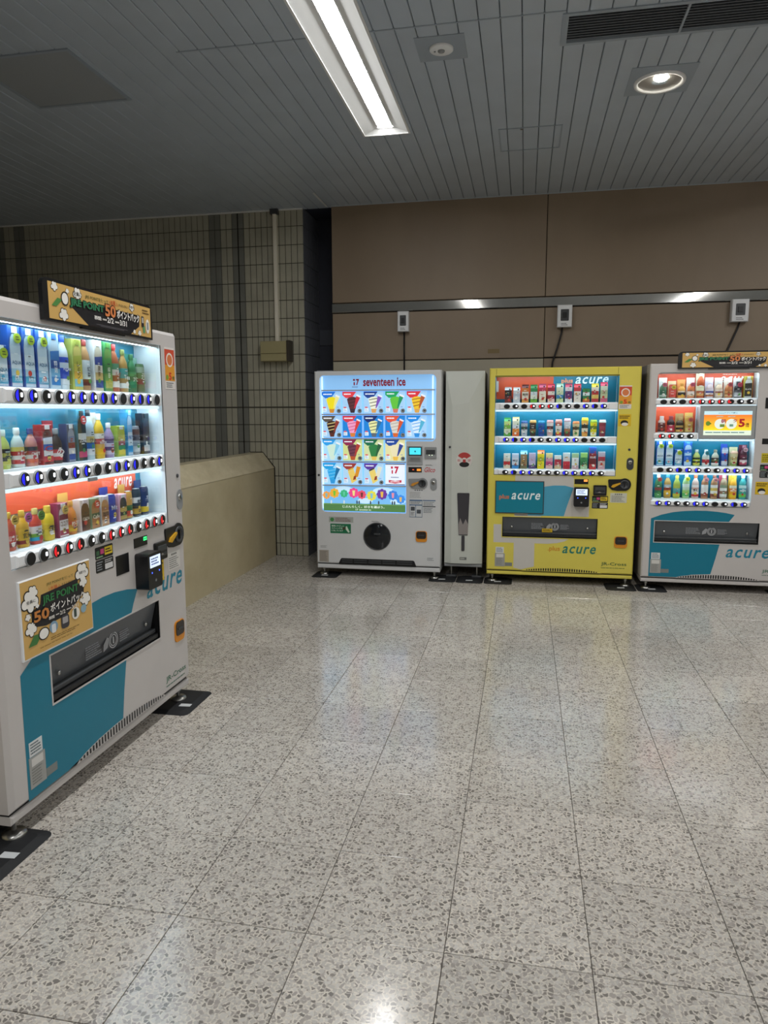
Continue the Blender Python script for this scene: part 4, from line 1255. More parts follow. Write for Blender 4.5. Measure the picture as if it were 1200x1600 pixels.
# the front below the window
q = MB()
flat_around(q, [(.085, .122), (.311, .122), (.415, .136), (.52, .155), (.701, .158), (.722, .28), (.750, .407), (.772, .50), (.812, .606), (.832, .645), (.872, .704), (.79, .722), (.69, .734), (.60, .736), (.52, .730), (.40, .715), (.25, .675), (.157, .630), (.088, .586)], (.244, 1.059, .413, .610), -.0005, mat('teal_decal', '#007791', .35))
L.part(q, 'teal_graphic')
q = MB(); put_text(q, 'acure', .950, 1.298, .634, .704, -.0008, mat('teal_letter', '#14809a', .35), .03, .28); L.part(q, 'logo_lettering')
q = MB(); put_text(q, 'JR-Cross', 1.09, 1.297, .168, .203, -.0008, '#2f6b52', .012); lines(q, 1.09, 1.297, .150, .158, 1, -.0008, '#3f6f5a', 6, .6); L.part(q, 'company_lettering')
slot_door(L, .25, 1.053, .419, .604)
# poster board
q = MB(); q.box(.102, .514, -.010, .001, .630, .916, 'white', .003); po = L.part(q, 'poster_board')
q = MB(); px0, px1, pz0, pz1 = .106, .508, .637, .912; pw, ph = px1 - px0, pz1 - pz0
X = lambda t: px0 + pw * t
Z = lambda t: pz0 + ph * t
y = -.0105
q.rect(px0, px1, pz0, pz1, y, GOLD)
yy = y - .0005
q.flat([(X(.12), Z(.38)), (X(.30), Z(.33)), (X(.60), Z(.35)), (X(.88), Z(.55)), (X(.90), Z(.70)), (X(.80), Z(.72)), (X(.80), Z(.80)), (X(.26), Z(.76)), (X(.24), Z(.64)), (X(.12), Z(.58))], yy, '#1b1a1e')
for cx, cz, r in ((.11, .72, .09), (.15, .83, .055), (.07, .53, .03), (.10, .36, .06), (.87, .86, .085), (.88, .72, .05), (.91, .46, .06), (.20, .635, .02), (.83, .47, .02)):
    cloud(q, X(cx), Z(cz), r * pw, yy - .0006)
yt = yy - .0016
put_text(q, 'JRE POINTを使って', X(.34), X(.73), Z(.845), Z(.895), yt, '#4f5a2c', .006)
put_text(q, '1本購入', X(.37), X(.54), Z(.775), Z(.825), yt, '#c9542b', .003); put_text(q, 'するたびに!', X(.55), X(.71), Z(.78), Z(.815), yt, '#4a3c20', .004)
put_text(q, 'JRE POINT', X(.27), X(.80), Z(.60), Z(.735), yt, '#2e7d46', .03)
put_text(q, '50', X(.13), X(.36), Z(.41), Z(.59), yt - .0005, '#15130f', .07); put_text(q, '50', X(.14), X(.35), Z(.425), Z(.575), yt - .001, '#c9803c', .03)
put_text(q, 'ポイントパック', X(.37), X(.88), Z(.475), Z(.595), yt - .0008, '#f2f0ea', .02)
put_text(q, '期間', X(.34), X(.42), Z(.385), Z(.43), yt, '#e6e3dc', .02); put_text(q, '2/2', X(.50), X(.58), Z(.39), Z(.445), yt, '#e6e3dc', .015); put_text(q, '3/31', X(.68), X(.78), Z(.40), Z(.455), yt, '#e6e3dc', .015)
q.rect(X(.44), X(.49), Z(.41), Z(.425), yt, '#c9c6c0'); q.rect(X(.60), X(.67), Z(.42), Z(.435), yt, '#c9c6c0')
put_text(q, '全員に', X(.06), X(.18), Z(.70), Z(.745), yt - .0006, '#15130f', .008); put_text(q, '何度でも', X(.82), X(.93), Z(.845), Z(.885), yt - .0006, '#15130f', .008)
q.flat([(X(.05), Z(.14)), (X(.16), Z(.14)), (X(.24), Z(.26)), (X(.13), Z(.27))], yt, '#3f7a3c')
q.flat(ell(X(.26), Z(.24), pw * .075, ph * .085, 16), yt - .0003, '#15130f'); q.flat(ell(X(.26), Z(.24), pw * .062, ph * .070, 16), yt - .0006, '#f2f0ea')
q.flat(ell(X(.40), Z(.27), pw * .06, ph * .08, 16), yt, '#7fa0b8'); q.flat(rrect(X(.37), X(.43), Z(.19), Z(.31), .006), yt - .0004, '#dfe6ea')
q.flat(rrect(X(.51), X(.63), Z(.18), Z(.37), .014), yt, '#3a3840'); q.flat(rrect(X(.53), X(.61), Z(.25), Z(.34), .004), yt - .0004, '#a9a6a8')
q.flat(ell(X(.735), Z(.32), pw * .06, ph * .085, 16), yt, '#e9e6de'); q.flat(rrect(X(.705), X(.745), Z(.27), Z(.39), .003), yt - .0004, '#3c4a44'); q.flat(ell(X(.86), Z(.34), pw * .045, ph * .06, 16), yt, '#8fb0c0')
lines(q, X(.35), X(.80), Z(.10), Z(.15), 2, yt, '#6b5224', 6, .35); lines(q, X(.2), X(.78), Z(.055), Z(.075), 1, yt, '#8a6a30', 7, .4)
L.part(q, 'poster_artwork', po)
pay_stickers(L, .567, .694, .842, .948)
q = MB(); q.box(.712, .814, -.002, .001, .797, .884, 'black', .002); L.part(q, 'blank_panel')
price_display(L, .861, .976, .890, .934, '#2fd06a')
card_reader(L, .862, .985, .700, .864)
bill_slot(L, 1.030, 1.132, .797, .882)
coin_unit(L, 1.137, 1.326, .832, .945)
notice(L, 1.162, 1.284, .720, .807)
yellow_sticker(L, 1.045, 1.118, .690, .790)
lock_handle(L, 1.278, 1.342 - .006, 1.008, 1.110, 1.294, 1.180)
five_times_sticker(L, 1.217, 1.312, 1.606, 1.805)
coin_return(L, 1.195, 1.292, .343, .450)
rating_labels(L, .098, .158)
arch_vent(L, .36, 1.08, .118, .045)
feet(L, [(.055, .045), (1.29, .045), (.055, .66), (1.29, .66)])
campaign_sign(L, .322, 1.082, 1.822, 1.972, 'gold campaign header board on top of the left drink machine')
rubber_mat(-1.75, 3.27, .28, .32, 'black rubber mat under the right front foot of the left machine', (.085, -.06))
rubber_mat(-1.76, 1.95, .28, .32, 'black rubber mat under the nearest foot of the left machine', (.085, -.01))

# ================================================================== ICE CREAM MACHINE
I = Machine('ice_cream_machine', 'white ice cream vending machine with backlit flavour pictures by the tiles', (-1.843, 6.2, 0), 0, 1.135, 1.850, .80, 'bodyw')
cabinet(I, .072, .118)
q = MB()
HU, HL = (.045, 1.090, 1.236, 1.815), (.052, .828, .596, 1.236)
plate(q, 0, I.W, .120, I.H, [HU + (.05, 'white'), HL + (.05, 'white')], 'bodyw', e=.010)
for cx, cz, sx, sz in ((.045, 1.815, 1, -1), (1.090, 1.815, -1, -1), (1.090, 1.236, -1, 1), (.052, .596, 1, 1)):
    fillet(q, cx, cz, sx, sz, .045, .001, 'bodyw')
I.part(q, 'door')
PB = BACKLIT_E
bl = lambda c: glow(c, PB)
q = MB()
q.rect(.043, 1.092, 1.234, 1.817, .046, bl('#86b6e2')); q.rect(.050, .830, .594, 1.236, .046, bl('#86b6e2'))
disp = I.part(q, 'backlit_panel')
q = MB()
for x in (.056, 1.052): q.box(x, x + .010, .030, .045, 1.25 if x > .5 else .62, 1.805, bl('#e6f4ff'))
I.part(q, 'light_strip', disp)
for z, x1 in ((1.684, 1.075), (1.473, 1.075), (1.257, 1.07), (1.050, .82), (.838, .82)):
    q = MB(); q.box(.060, x1, .012, .046, z - .006, z + .005, mat('card_rail', '#c3c9ce', .4), .002); I.part(q, 'card_rail', disp)
q = MB()
red = '#b8203f'
put_text(q, 'seventeen ice', .436, .817, .718, .792, 0, red, .028); q.v = [(x, .040, z + 1.0) for x, _, z in q.v]
put_text(q, '7', .372, .400, 1.728, 1.782, .040, red, .05); q.rect(.350, .362, 1.728, 1.755, .040, red); q.rect(.345, .362, 1.766, 1.782, .040, red); lines(q, .335, .405, 1.708, 1.718, 1, .040, '#8a7f9a', 4, .5)
I.part(q, 'brand_lettering', disp)

def cone(q, X, Z, y, ice, wafer, sleeve, swirl=None):
    """picture of an ice cream with its paper sleeve"""
    q.flat([(X(.42), Z(.02)), (X(.62), Z(.02)), (X(.68), Z(.25)), (X(.36), Z(.25))], y, bl(wafer))
    q.flat([(X(.37), Z(.20)), (X(.68), Z(.20)), (X(.80), Z(.62)), (X(.74), Z(.72)), (X(.56), Z(.77)), (X(.36), Z(.74)), (X(.24), Z(.66)), (X(.27), Z(.52))], y - .0004, bl(ice))
    if swirl:
        for k in range(3):
            z = .30 + .15 * k
            q.flat([(X(.33 - .03 * k), Z(z)), (X(.72 + .02 * k), Z(z + .08)), (X(.72 + .02 * k), Z(z + .115)), (X(.33 - .03 * k), Z(z + .03))], y - .0008, bl(swirl))
    q.flat([(X(.60), Z(.22)), (X(.66), Z(.24)), (X(.92), Z(.72)), (X(.72), Z(.80))], y - .0012, bl(sleeve))
    q.flat([(X(.72), Z(.80)), (X(.92), Z(.72)), (X(.95), Z(.78)), (X(.74), Z(.87))], y - .0014, bl('#e9e4e4'))

def bar(q, X, Z, y, ice, wafer, sleeve):
    q.flat([(X(.25), Z(.60)), (X(.55), Z(.74)), (X(.72), Z(.20)), (X(.45), Z(.04))], y, bl(wafer)); q.flat([(X(.27), Z(.62)), (X(.54), Z(.74)), (X(.51), Z(.80)), (X(.24), Z(.68))], y - .0004, bl(ice))
    q.flat([(X(.58), Z(.30)), (X(.78), Z(.36)), (X(.92), Z(.82)), (X(.72), Z(.86))], y - .0008, bl(sleeve)); q.flat([(X(.52), Z(.20)), (X(.66), Z(.24)), (X(.68), Z(.42)), (X(.56), Z(.38))], y - .001, bl('#8a3a24'))

CX = [.059, .249, .443, .637, .828]
CZr = [1.482, 1.270, 1.062, .848]
flav = [
 [('#e3d2a', )],
]
cards = [
 (0, 0, '#1f6fd0', '#9fc6ea', ('#e6d21e', '#c9862c', '#e3d98a', None), 'lemon sherbet picture card'),
 (1, 0, '#d9404a', '#9fc6ea', ('#5a3034', '#3a2a34', '#c02c3c', '#3a2022'), 'dark chocolate picture card'),
 (2, 0, '#22408c', '#9fc6ea', ('#e6e6cf', '#cf9a5a', '#7a4fb0', '#2a2430'), 'cookie vanilla picture card'),
 (3, 0, '#1f9a5c', '#9fc6ea', ('#5fb83c', '#c9705a', '#1f8a5a', None), 'melon picture card'),
 (4, 0, '#d0303c', '#9fc6ea', ('#e3b82c', '#cf9a4a', '#a8502c', '#7a4a14'), 'caramel custard picture card'),
 (0, 1, '#5a5048', '#9fc6ea', ('#3a2420', '#5a2c24', '#8c3a34', '#e3cf8a'), 'chocolate almond picture card'),
 (1, 1, '#cf3a4a', '#1f7fd0', ('#e69ac0', '#cf7a3a', '#d03c3c', '#c04a80'), 'strawberry picture card'),
 (2, 1, '#1f2f6a', '#1f7fd0', ('#e0e0a0', '#5a6470', '#2a6a9a', '#3a4450'), 'cookies and cream picture card'),
 (3, 1, '#d9543c', '#1f7fd0', ('#cfc9c0', '#d0622c', '#d0502c', '#a89a90'), 'milk caramel picture card'),
 (4, 1, '#1f84d8', '#9fc6ea', ('#cfe0ee', '#2f86d0', '#4fa8c8', '#2f8ad8'), 'soda float picture card'),
 (0, 2, '#2f9ae0', '#a4d2ee', ('#c9e0cf', '#c9dcd0', '#7fc0dc', None), 'white sherbet picture card'),
 (1, 2, '#8c2a50', '#c9d08a', ('#6a3a4a', '#b0502c', '#a83a34', '#4a2434'), 'chocolate berry picture card'),
 (2, 2, '#1f6a4a', '#c9d3a0', ('#2f7a44', '#d9b95a', '#2a5a3a', None), 'green tea picture card'),
 (3, 2, '#22489a', '#d9d3a0', ('#e0d6b0', '#e0b44a', '#2a3f8c', None), 'rum raisin picture card'),
 (0, 3, '#1f9ad8', '#a4d2f0', ('#2fa0dc', '#2f90d0', '#1f6a9a', '#6fc4ec'), 'blue soda picture card'),
 (1, 3, '#9a3a34', '#aacdea', 'bar1', 'waffle sandwich picture card'),
 (2, 3, '#5a3a9a', '#aacdea', 'bar2', 'vanilla monaka picture card'),
]
for ci, ri, ban, bg, ic, desc in cards:
    x0, z0 = CX[ci], CZr[ri]
    w, h = .176, .190
    X = lambda t, x0=x0, w=w: x0 + w * t
    Z = lambda t, z0=z0, h=h: z0 + h * t
    q = MB(); y = .030
    q.box(x0, x0 + w, y, y + .003, z0, z0 + h, bl(bg))
    y -= .0005
    q.flat([(X(0), Z(1)), (X(0), Z(.84)), (X(.18), Z(.70)), (X(.50), Z(.72)), (X(.72), Z(1))], y, bl(ban))
    lines(q, X(.08), X(.56), Z(.84), Z(.93), 1, y - .0004, bl('#e9edf4'), ci + ri * 5, .6)
    if isinstance(ic, tuple): cone(q, X, Z, y - .0006, *ic)
    elif ic == 'bar1': bar(q, X, Z, y - .0006, '#c9a02c', '#e0c060', '#d08a24')
    else: bar(q, X, Z, y - .0006, '#3a3424', '#e0c66a', '#d9d6c0')
    q.rect(X(.04), X(.24), Z(.08), Z(.24), y - .0004, bl('#dfe9f2')); q.rect(X(.06), X(.2), Z(.24), Z(.30), y - .0004, bl('#d0505a')); lines(q, X(.05), X(.22), Z(.1), Z(.22), 2, y - .0008, bl('#7f93b0'), 3, .4)
    lines(q, X(.78), X(.92), Z(.26), Z(.31), 1, y - .0004, bl('#5f7fb0'), 4, .6)
    o = I.part(q, 'flavour_card', disp)
    o['label'] = desc
    q = MB(); q.lathe([(.019, 0), (.019, .008), (.013, .010), (.011, .007), (0, .007)], mat('button_grey', '#a7acaf', .4), 16, (X(.90), .029, Z(.11)), axis='y'); q.disc(X(.90), Z(.11), .006, .0215, '#2c3034', 10); I.part(q, 'select_button')
q = MB(); x0, z0 = CX[3], CZr[3]; q.box(x0, x0 + .176, .030, .033, z0, z0 + .190, bl('#e3e9f6'))
put_text(q, '7', x0 + .082, x0 + .122, z0 + .10, z0 + .165, .029, bl(red), .05); q.rect(x0 + .056, x0 + .068, z0 + .10, z0 + .132, .029, bl(red)); q.rect(x0 + .050, x0 + .068, z0 + .145, z0 + .165, .029, bl(red))
q.flat([(x0 + .03, z0 + .045), (x0 + .088, z0 + .035), (x0 + .146, z0 + .045), (x0 + .146, z0 + .022), (x0 + .088, z0 + .012), (x0 + .03, z0 + .022)][::-1], .029, bl('#b83a4a')); lines(q, x0 + .045, x0 + .13, z0 + .022, z0 + .034, 1, .0285, bl('#f0e0e4'), 2, .6); lines(q, x0 + .05, x0 + .13, z0 + .062, z0 + .074, 1, .029, bl('#6a6f90'), 5, .6)
q.rect(x0, x0 + .176, z0 + .182, z0 + .190, .0288, '#3a4048'); q.rect(x0, x0 + .176, z0, z0 + .006, .0288, '#3a4048'); I.part(q, 'brand_card', disp)['label'] = 'white brand card with red logo'
# scenic banner
q = MB(); q.box(.062, .818, .030, .033, .602, .830, bl('#78b8ec')); y = .0294
q.rect(.062, .818, .602, .668, y, bl('#4f7a45')); q.rect(.062, .818, .664, .672, y - .0002, bl('#6f9a5a'))
for cx, cz, r in ((.25, .80, .06), (.62, .79, .07), (.45, .70, .05), (.75, .70, .05)): q.flat(ell(cx, cz, r * 1.4, r * .5, 16), y - .0001, bl('#c3e2f8'))
fl = [(.09, .745, .034, '#e09a4a', '#6fb0c0'), (.165, .765, .042, '#e0a83c', '#6fb83a'), (.255, .762, .034, '#3cae7a', '#5fc0a0'), (.345, .770, .044, '#e04a8a', '#e6d68a'), (.420, .755, .038, '#d9506a', '#6a3434'), (.510, .748, .042, '#d9cf4a', '#7fb8d0'), (.605, .762, .046, '#6a3a9a', '#e0b24a'), (.705, .755, .042, '#3a7fd0', '#e08aa0'), (.775, .720, .038, '#3f8ad8', '#e0b060')]
for cx, cz, r, c1, c2 in fl:
    for k in range(8):
        q.disc(cx + r * .72 * math.cos(k * PI / 4), cz + r * .72 * math.sin(k * PI / 4), r * .38, y - .0004, bl(c1), 8)
    q.disc(cx, cz, r * .75, y - .0006, bl(c1), 14); q.flat([(cx - r * .3, cz + r * .5), (cx - r * .18, cz - r * .6), (cx + r * .18, cz - r * .6), (cx + r * .3, cz + r * .5)][::-1], y - .0008, bl(c2))
for cx in (.135, .255, .375, .395, .50, .575, .70, .72): q.flat(ell(cx, .685, .007, .018, 10), y - .0008, bl('#3a4450' if cx > .3 else '#d0d6d0'))
put_text(q, 'じぶんらしく、好きを選ぼう。', .240, .628, .633, .656, y - .0008, bl('#f2f6ee'), .008); put_text(q, 'seventeen ice', .395, .505, .611, .626, y - .0008, bl('#e0ead8'), .01); put_text(q, '17', .362, .385, .610, .626, y - .0008, bl('#e0ead8'), .02)
q.build('scenic_banner', disp)
q = MB(); q.box(.05, 1.088, .004, .008, 1.242, 1.812, 'glass'); I.part(q, 'glass_pane')
q = MB(); q.box(.056, .824, .004, .008, .600, 1.240, 'glass'); I.part(q, 'glass_pane')
# controls
q = MB(); q.box(.840, .976, -.006, .001, 1.030, 1.196, mat('control_grey', '#9fa3a6', .4), .003); cp = I.part(q, 'control_panel')
q = MB(); q.box(.852, .968, -.010, -.005, 1.113, 1.190, 'black', .002); q.rect(.860, .960, 1.122, 1.182, -.0105, glow('#3fc4d8', 1.0)); q.disc(.91, 1.15, .007, -.011, '#14606c', 10); I.part(q, 'touch_screen', cp)
q = MB(); q.prism(rrect(.857, .963, 1.066, 1.102, .008), -.011, -.005, 'grey'); q.rect(.868, .952, 1.074, 1.094, -.0116, '#6f7376'); I.part(q, 'reader_pad', cp)
q = MB(); q.prism(rrect(.993, 1.098, 1.090, 1.188, .006), -.010, .001, 'grey'); bs = I.part(q, 'bill_slot')
q = MB(); q.box(1.006, 1.086, -.014, -.009, 1.125, 1.165, 'dgrey', .002); q.disc(1.035, 1.118, .004, -.0146, glow('#dff0d0', 1.5), 8); q.disc(1.06, 1.118, .004, -.0146, glow('#dff0d0', 1.5), 8); I.part(q, 'mouth', bs)
q = MB(); q.box(.850, .968, -.004, .001, .966, 1.012, 'black', .002); pd = I.part(q, 'price_display')
q = MB(); q.rect(.925, .960, .978, .998, -.0046, glow('#d8862c', 1.0)); q.rect(.885, .90, .985, .993, -.0046, glow('#d0502c', 1.0)); I.part(q, 'digits', pd)
q = MB(); put_text(q, 'Glico', .992, 1.086, .968, 1.012, -.0008, '#c22c3c', .012, .3); lines(q, 1.0, 1.07, 1.024, 1.036, 2, -.0008, '#6f7478', 4, .5); I.part(q, 'maker_lettering')
coin_unit(I, .850, 1.022, .822, .918, 'grey', '#c98a2a', 'dgrey')
lock_handle(I, 1.044, 1.102, .810, .916, .03, .93)
q = MB()
for k in range(4): q.rect(.905 + .02 * k, .916 + .02 * k, .803, .811, -.0006, '#4a5058')
lines(q, .862, .985, .738, .794, 5, -.0006, '#83888c', 8, .3); I.part(q, 'small_print')
q = MB(); q.box(.860, .974, -.0012, .0005, .566, .722, '#c9cdd0'); q.rect(.860, .974, .712, .722, -.0016, '#2c5a86'); q.rect(.860, .974, .672, .680, -.0016, '#2c5a86'); q.rect(.914, .918, .566, .672, -.0016, '#2c5a86'); q.rect(.86, .863, .566, .722, -.0016, '#2c5a86'); q.rect(.971, .974, .566, .722, -.0016, '#2c5a86'); q.rect(.86, .974, .566, .570, -.0016, '#2c5a86')
lines(q, .87, .96, .685, .708, 2, -.0018, '#5a6068', 2, .4); q.flat(rrect(.872, .908, .625, .66, .004), -.0018, '#454a50'); q.flat(rrect(.925, .962, .60, .635, .004), -.0018, '#4c525a'); lines(q, .87, .908, .58, .615, 3, -.0018, '#5a6068', 5, .4); I.part(q, 'instruction_sticker')
q = MB(); q.box(.978, 1.092, -.0012, .0005, .600, .722, '#cdd0d2'); q.rect(.978, 1.092, .714, .722, -.0016, '#2c5a86'); q.rect(.978, 1.092, .660, .668, -.0016, '#30343a'); lines(q, .985, 1.085, .672, .708, 3, -.0018, '#5a6068', 6, .4); lines(q, .985, 1.085, .606, .655, 4, -.0018, '#5a6068', 7, .4); I.part(q, 'instruction_sticker')
q = MB(); q.box(.118, .346, -.0012, .0005, .502, .552, '#a9aeaa'); q.disc(.148, .527, .018, -.0016, '#3f8a4c', 14); lines(q, .18, .33, .508, .546, 3, -.0016, '#7a4a4a', 4, .4); I.part(q, 'grey_sticker')
q = MB(); q.box(.131, .323, -.0012, .0005, .401, .489, '#14704a'); put_text(q, '環境にやさしい', .142, .26, .461, .477, -.0016, '#e6f0e6', .01); put_text(q, 'スティックを', .142, .245, .439, .455, -.0016, '#e6f0e6', .01); put_text(q, '使用しています', .142, .25, .417, .433, -.0016, '#e6f0e6', .01)
q.flat([(.262, .455), (.285, .470), (.312, .415), (.300, .408)], -.0016, '#cfe0cf'); q.flat([(.245, .43), (.275, .44), (.275, .462), (.25, .456)], -.0017, '#4a3c2c'); I.part(q, 'green_sticker')
q = MB(); q.lathe([(.126, 0), (.126, .005), (.118, .008), (.116, .003)], 'dgrey', 40, (.565, 0, .383), axis='y'); ro = I.part(q, 'pickup_port')
q = MB(); q.lathe([(.117, .004), (.10, .010), (.06, .016), (0, .018)], mat('dark_flap', '#171b20', .12), 40, (.565, 0, .383), axis='y'); I.part(q, 'round_flap', ro)
q = MB(); q.prism(rrect(.54, .60, .40, .415, .006), -.024, -.015, 'dgrey'); I.part(q, 'finger_pull', ro)
q = MB(); lines(q, .515, .59, .512, .524, 2, -.0006, '#7a8084', 4, .5); I.part(q, 'small_print')
coin_return(I, .917, 1.018, .345, .444)
q = MB(); q.box(.022, .112, -.0012, .0005, .133, .242, '#a49d94'); lines(q, .03, .105, .14, .235, 8, -.0016, '#6f6a64', 5, .35); I.part(q, 'rating_label')
q = MB(); lines(q, .035, .10, .262, .285, 3, -.0006, '#83888c', 6, .4); I.part(q, 'small_print')
q = MB(); q.box(1.012, 1.092, -.0012, .0005, .170, .212, '#cfd2d4'); lines(q, 1.02, 1.085, .176, .206, 3, -.0016, '#6a6f74', 9, .4); I.part(q, 'notice_sticker')
q = MB(); q.prism([(.205, .1205), (.922, .1205), (.905, .165), (.895, .172), (.235, .172), (.225, .165)], -.0015, .001, 'black'); vo = I.part(q, 'vent_opening')
for k in range(2):
    for x0, x1 in ((.235, .335), (.35, .47), (.485, .60), (.615, .73), (.745, .885)):
        q = MB(); q.box(x0, x1, -.006, -.001, .132 + .019 * k, .142 + .019 * k, 'dgrey', .001); I.part(q, 'vent_slat', vo)
feet(I, [(.055, .06), (1.08, .06), (.055, .7), (1.08, .7)])
q = MB(); q.box(-.002, .14, .10, .22, 1.850, 1.862, 'grey'); I.part(q, 'hinge_cover')
rubber_mat(-1.765, 6.25, .24, .26, 'black rubber mat under the left foot of the ice cream machine')
rubber_mat(-.69, 6.28, .24, .27, 'black rubber mat between the ice cream machine and the bin')

# ================================================================== SLIM BIN
B = Machine('waste_bin', 'slim pale waste bin between the ice cream and yellow machines', (-.680, 6.28, 0), 0, .338, 1.842, .50, 'binw')
B.root['category'] = 'waste bin'
q = MB(); W, z0, z1 = B.W, .145, 1.842
A, Bp = (.060, .0, 1.545), (.205, .0, 1.572)
tl, tr, bl_, br = (0, .022, z1), (W, .022, z1), (0, .022, z0), (W, .022, z0)
A0, B0 = (.060, 0, z0), (.205, 0, z0)
for f in ((tl, A, Bp, tr), (bl_, A0, A, tl), (A0, B0, Bp, A), (B0, br, tr, Bp)): q.face(list(f), 'binw')
bk = [(x, .10, z) for x, _, z in (bl_, br, tr, tl)]; fr = [bl_, br, tr, tl]
for k in range(4): q.face([fr[k], bk[k], bk[(k + 1) % 4], fr[(k + 1) % 4]], 'binw')
B.part(q, 'front_door')
q = MB(); q.box(.004, W - .004, .10, B.D, .12, 1.836, 'side'); B.part(q, 'cabinet')
q = MB(); q.box(0, W, .02, .12, .112, .140, 'grey', .004); B.part(q, 'base_rail')
q = MB(); q.prism([(.128, .404), (.208, .404), (.220, .776), (.214, .782), (.118, .782), (.112, .776)], -.005, .012, mat('bin_window', '#3c3b40', .12)); wo = B.part(q, 'window')
q = MB(); q.prism(rrect(.154, .182, .262, .400, .008), -.006, .012, mat('bin_window', '#3c3b40', .12)); B.part(q, 'stick_window')
q = MB(); q.flat([(.130, .41), (.207, .41), (.212, .50), (.19, .55), (.165, .50), (.14, .56), (.127, .50)], -.0058, mat('bin_content', '#8a8482', .6)); B.part(q, 'crumpled_wrappers', wo)
q = MB(); cx, cz, r = .170, 1.073, .070
q.prism(ell(cx, cz, r, r, 28), -.0012, .0005, '#d3cfcb'); q.flat([(cx, cz)] + ell(cx, cz, r * .96, r * .96, 14, .55, PI - .55), -.0016, '#b03a38'); q.flat([(cx, cz + r * .05)] + ell(cx, cz, r * .30, r * .30, 10, .3, PI - .3), -.0020, '#e0d6d0'); q.flat(ell(cx, cz - r * .56, r * .62, r * .34, 18), -.0018, '#141414')
q.rect(cx - r * .18, cx + r * .18, cz - r * .30, cz + r * .08, -.0020, '#b03a38'); lines(q, cx - r * .85, cx - r * .45, cz - r * .2, cz + r * .1, 2, -.0018, '#b03a38', 4, .5); lines(q, cx + r * .45, cx + r * .85, cz - r * .2, cz + r * .1, 2, -.0018, '#b03a38', 5, .5); B.part(q, 'round_sticker')
q = MB(); q.lathe([(.010, -.012), (.010, .004), (0, .005)], 'dgrey', 12, (.042, 0, 1.186), axis='y'); B.part(q, 'keyhole')
q = MB(); q.box(.138, .200, -.002, .001, .180, .204, '#6d706c', .001); lines(q, .143, .195, .184, .200, 1, -.0026, '#b9bcb6', 3, .6); B.part(q, 'maker_plate')
for x in (.06, .29):
    q = MB(); q.lathe([(.008, .012), (.008, .115)], 'steel', 8, (x, .07, 0)); q.box(x - .045, x + .045, .03, .10, .012, .030, 'dgrey', .003); B.part(q, 'levelling_foot')
rubber_mat(-.447, 6.28, .24, .27, 'black rubber mat under the slim waste bin')
# ================================================================== YELLOW DRINK MACHINE
Yw = Machine('drink_machine', 'bright yellow drink vending machine in the middle of the row', (-.299, 6.22, 0), 0, 1.231, 1.857, .78, 'bodyy')
cabinet(Yw, .075, .113)
q = MB()
plate(q, 0, Yw.W, .115, Yw.H, [(.049, 1.058, .953, 1.794, .14, 'teal'), (.131, .929, .413, .589, .11, 'black')], 'bodyy', e=.010)
Yw.part(q, 'door')
q = MB(); q.box(.056, .059, -.0006, .001, 1.80, 1.852, '#6f6a20'); q.box(1.046, 1.049, -.0006, .001, 1.80, 1.852, '#6f6a20'); Yw.part(q, 'door_seam')
YB_ = ['kwkrrrBwkbBb', 'bBbBwwbbbkwk', 'wBbbwwwbbbbw']
case = display(Yw, .049, 1.058, .953, 1.794,
    [dict(base=1.568, bz=1.536, u0=.150, p=.0719, b=YB_[0], rx=.0245, rz=.0185),
     dict(base=1.282, bz=1.255, u0=.148, p=.0719, b=YB_[1], rx=.0245, rz=.0185),
     dict(base=1.004, bz=.977, u0=.147, p=.0719, b=YB_[2], rx=.0245, rz=.0185, hs=.022, led=False)],
    [(.055, .535, 1.60, 1.792, 'orange'), (.535, 1.052, 1.60, 1.792, 'teal'), (.055, 1.052, 1.52, 1.60, 'teal'), (.055, 1.052, 1.236, 1.50, 'teal'), (.055, 1.052, .958, 1.224, 'teal')])
q = MB(); put_text(q, 'plus', .600, .695, 1.722, 1.772, .130, '#e0906a', .03); put_text(q, 'acure', .715, .985, 1.724, 1.782, .130, '#e3f4fa', .03, .28); Yw.part(q, 'case_lettering', case)
q = MB(); q.box(.056, .075, .03, .05, 1.66, 1.75, 'white'); Yw.part(q, 'hinge_strip', case)
WHY = 'yellow machine'
g1, g2, g3 = 'cartons on the yellow machine top shelf', 'cups and cartons on the yellow machine middle shelf', 'cartons on the yellow machine bottom shelf'
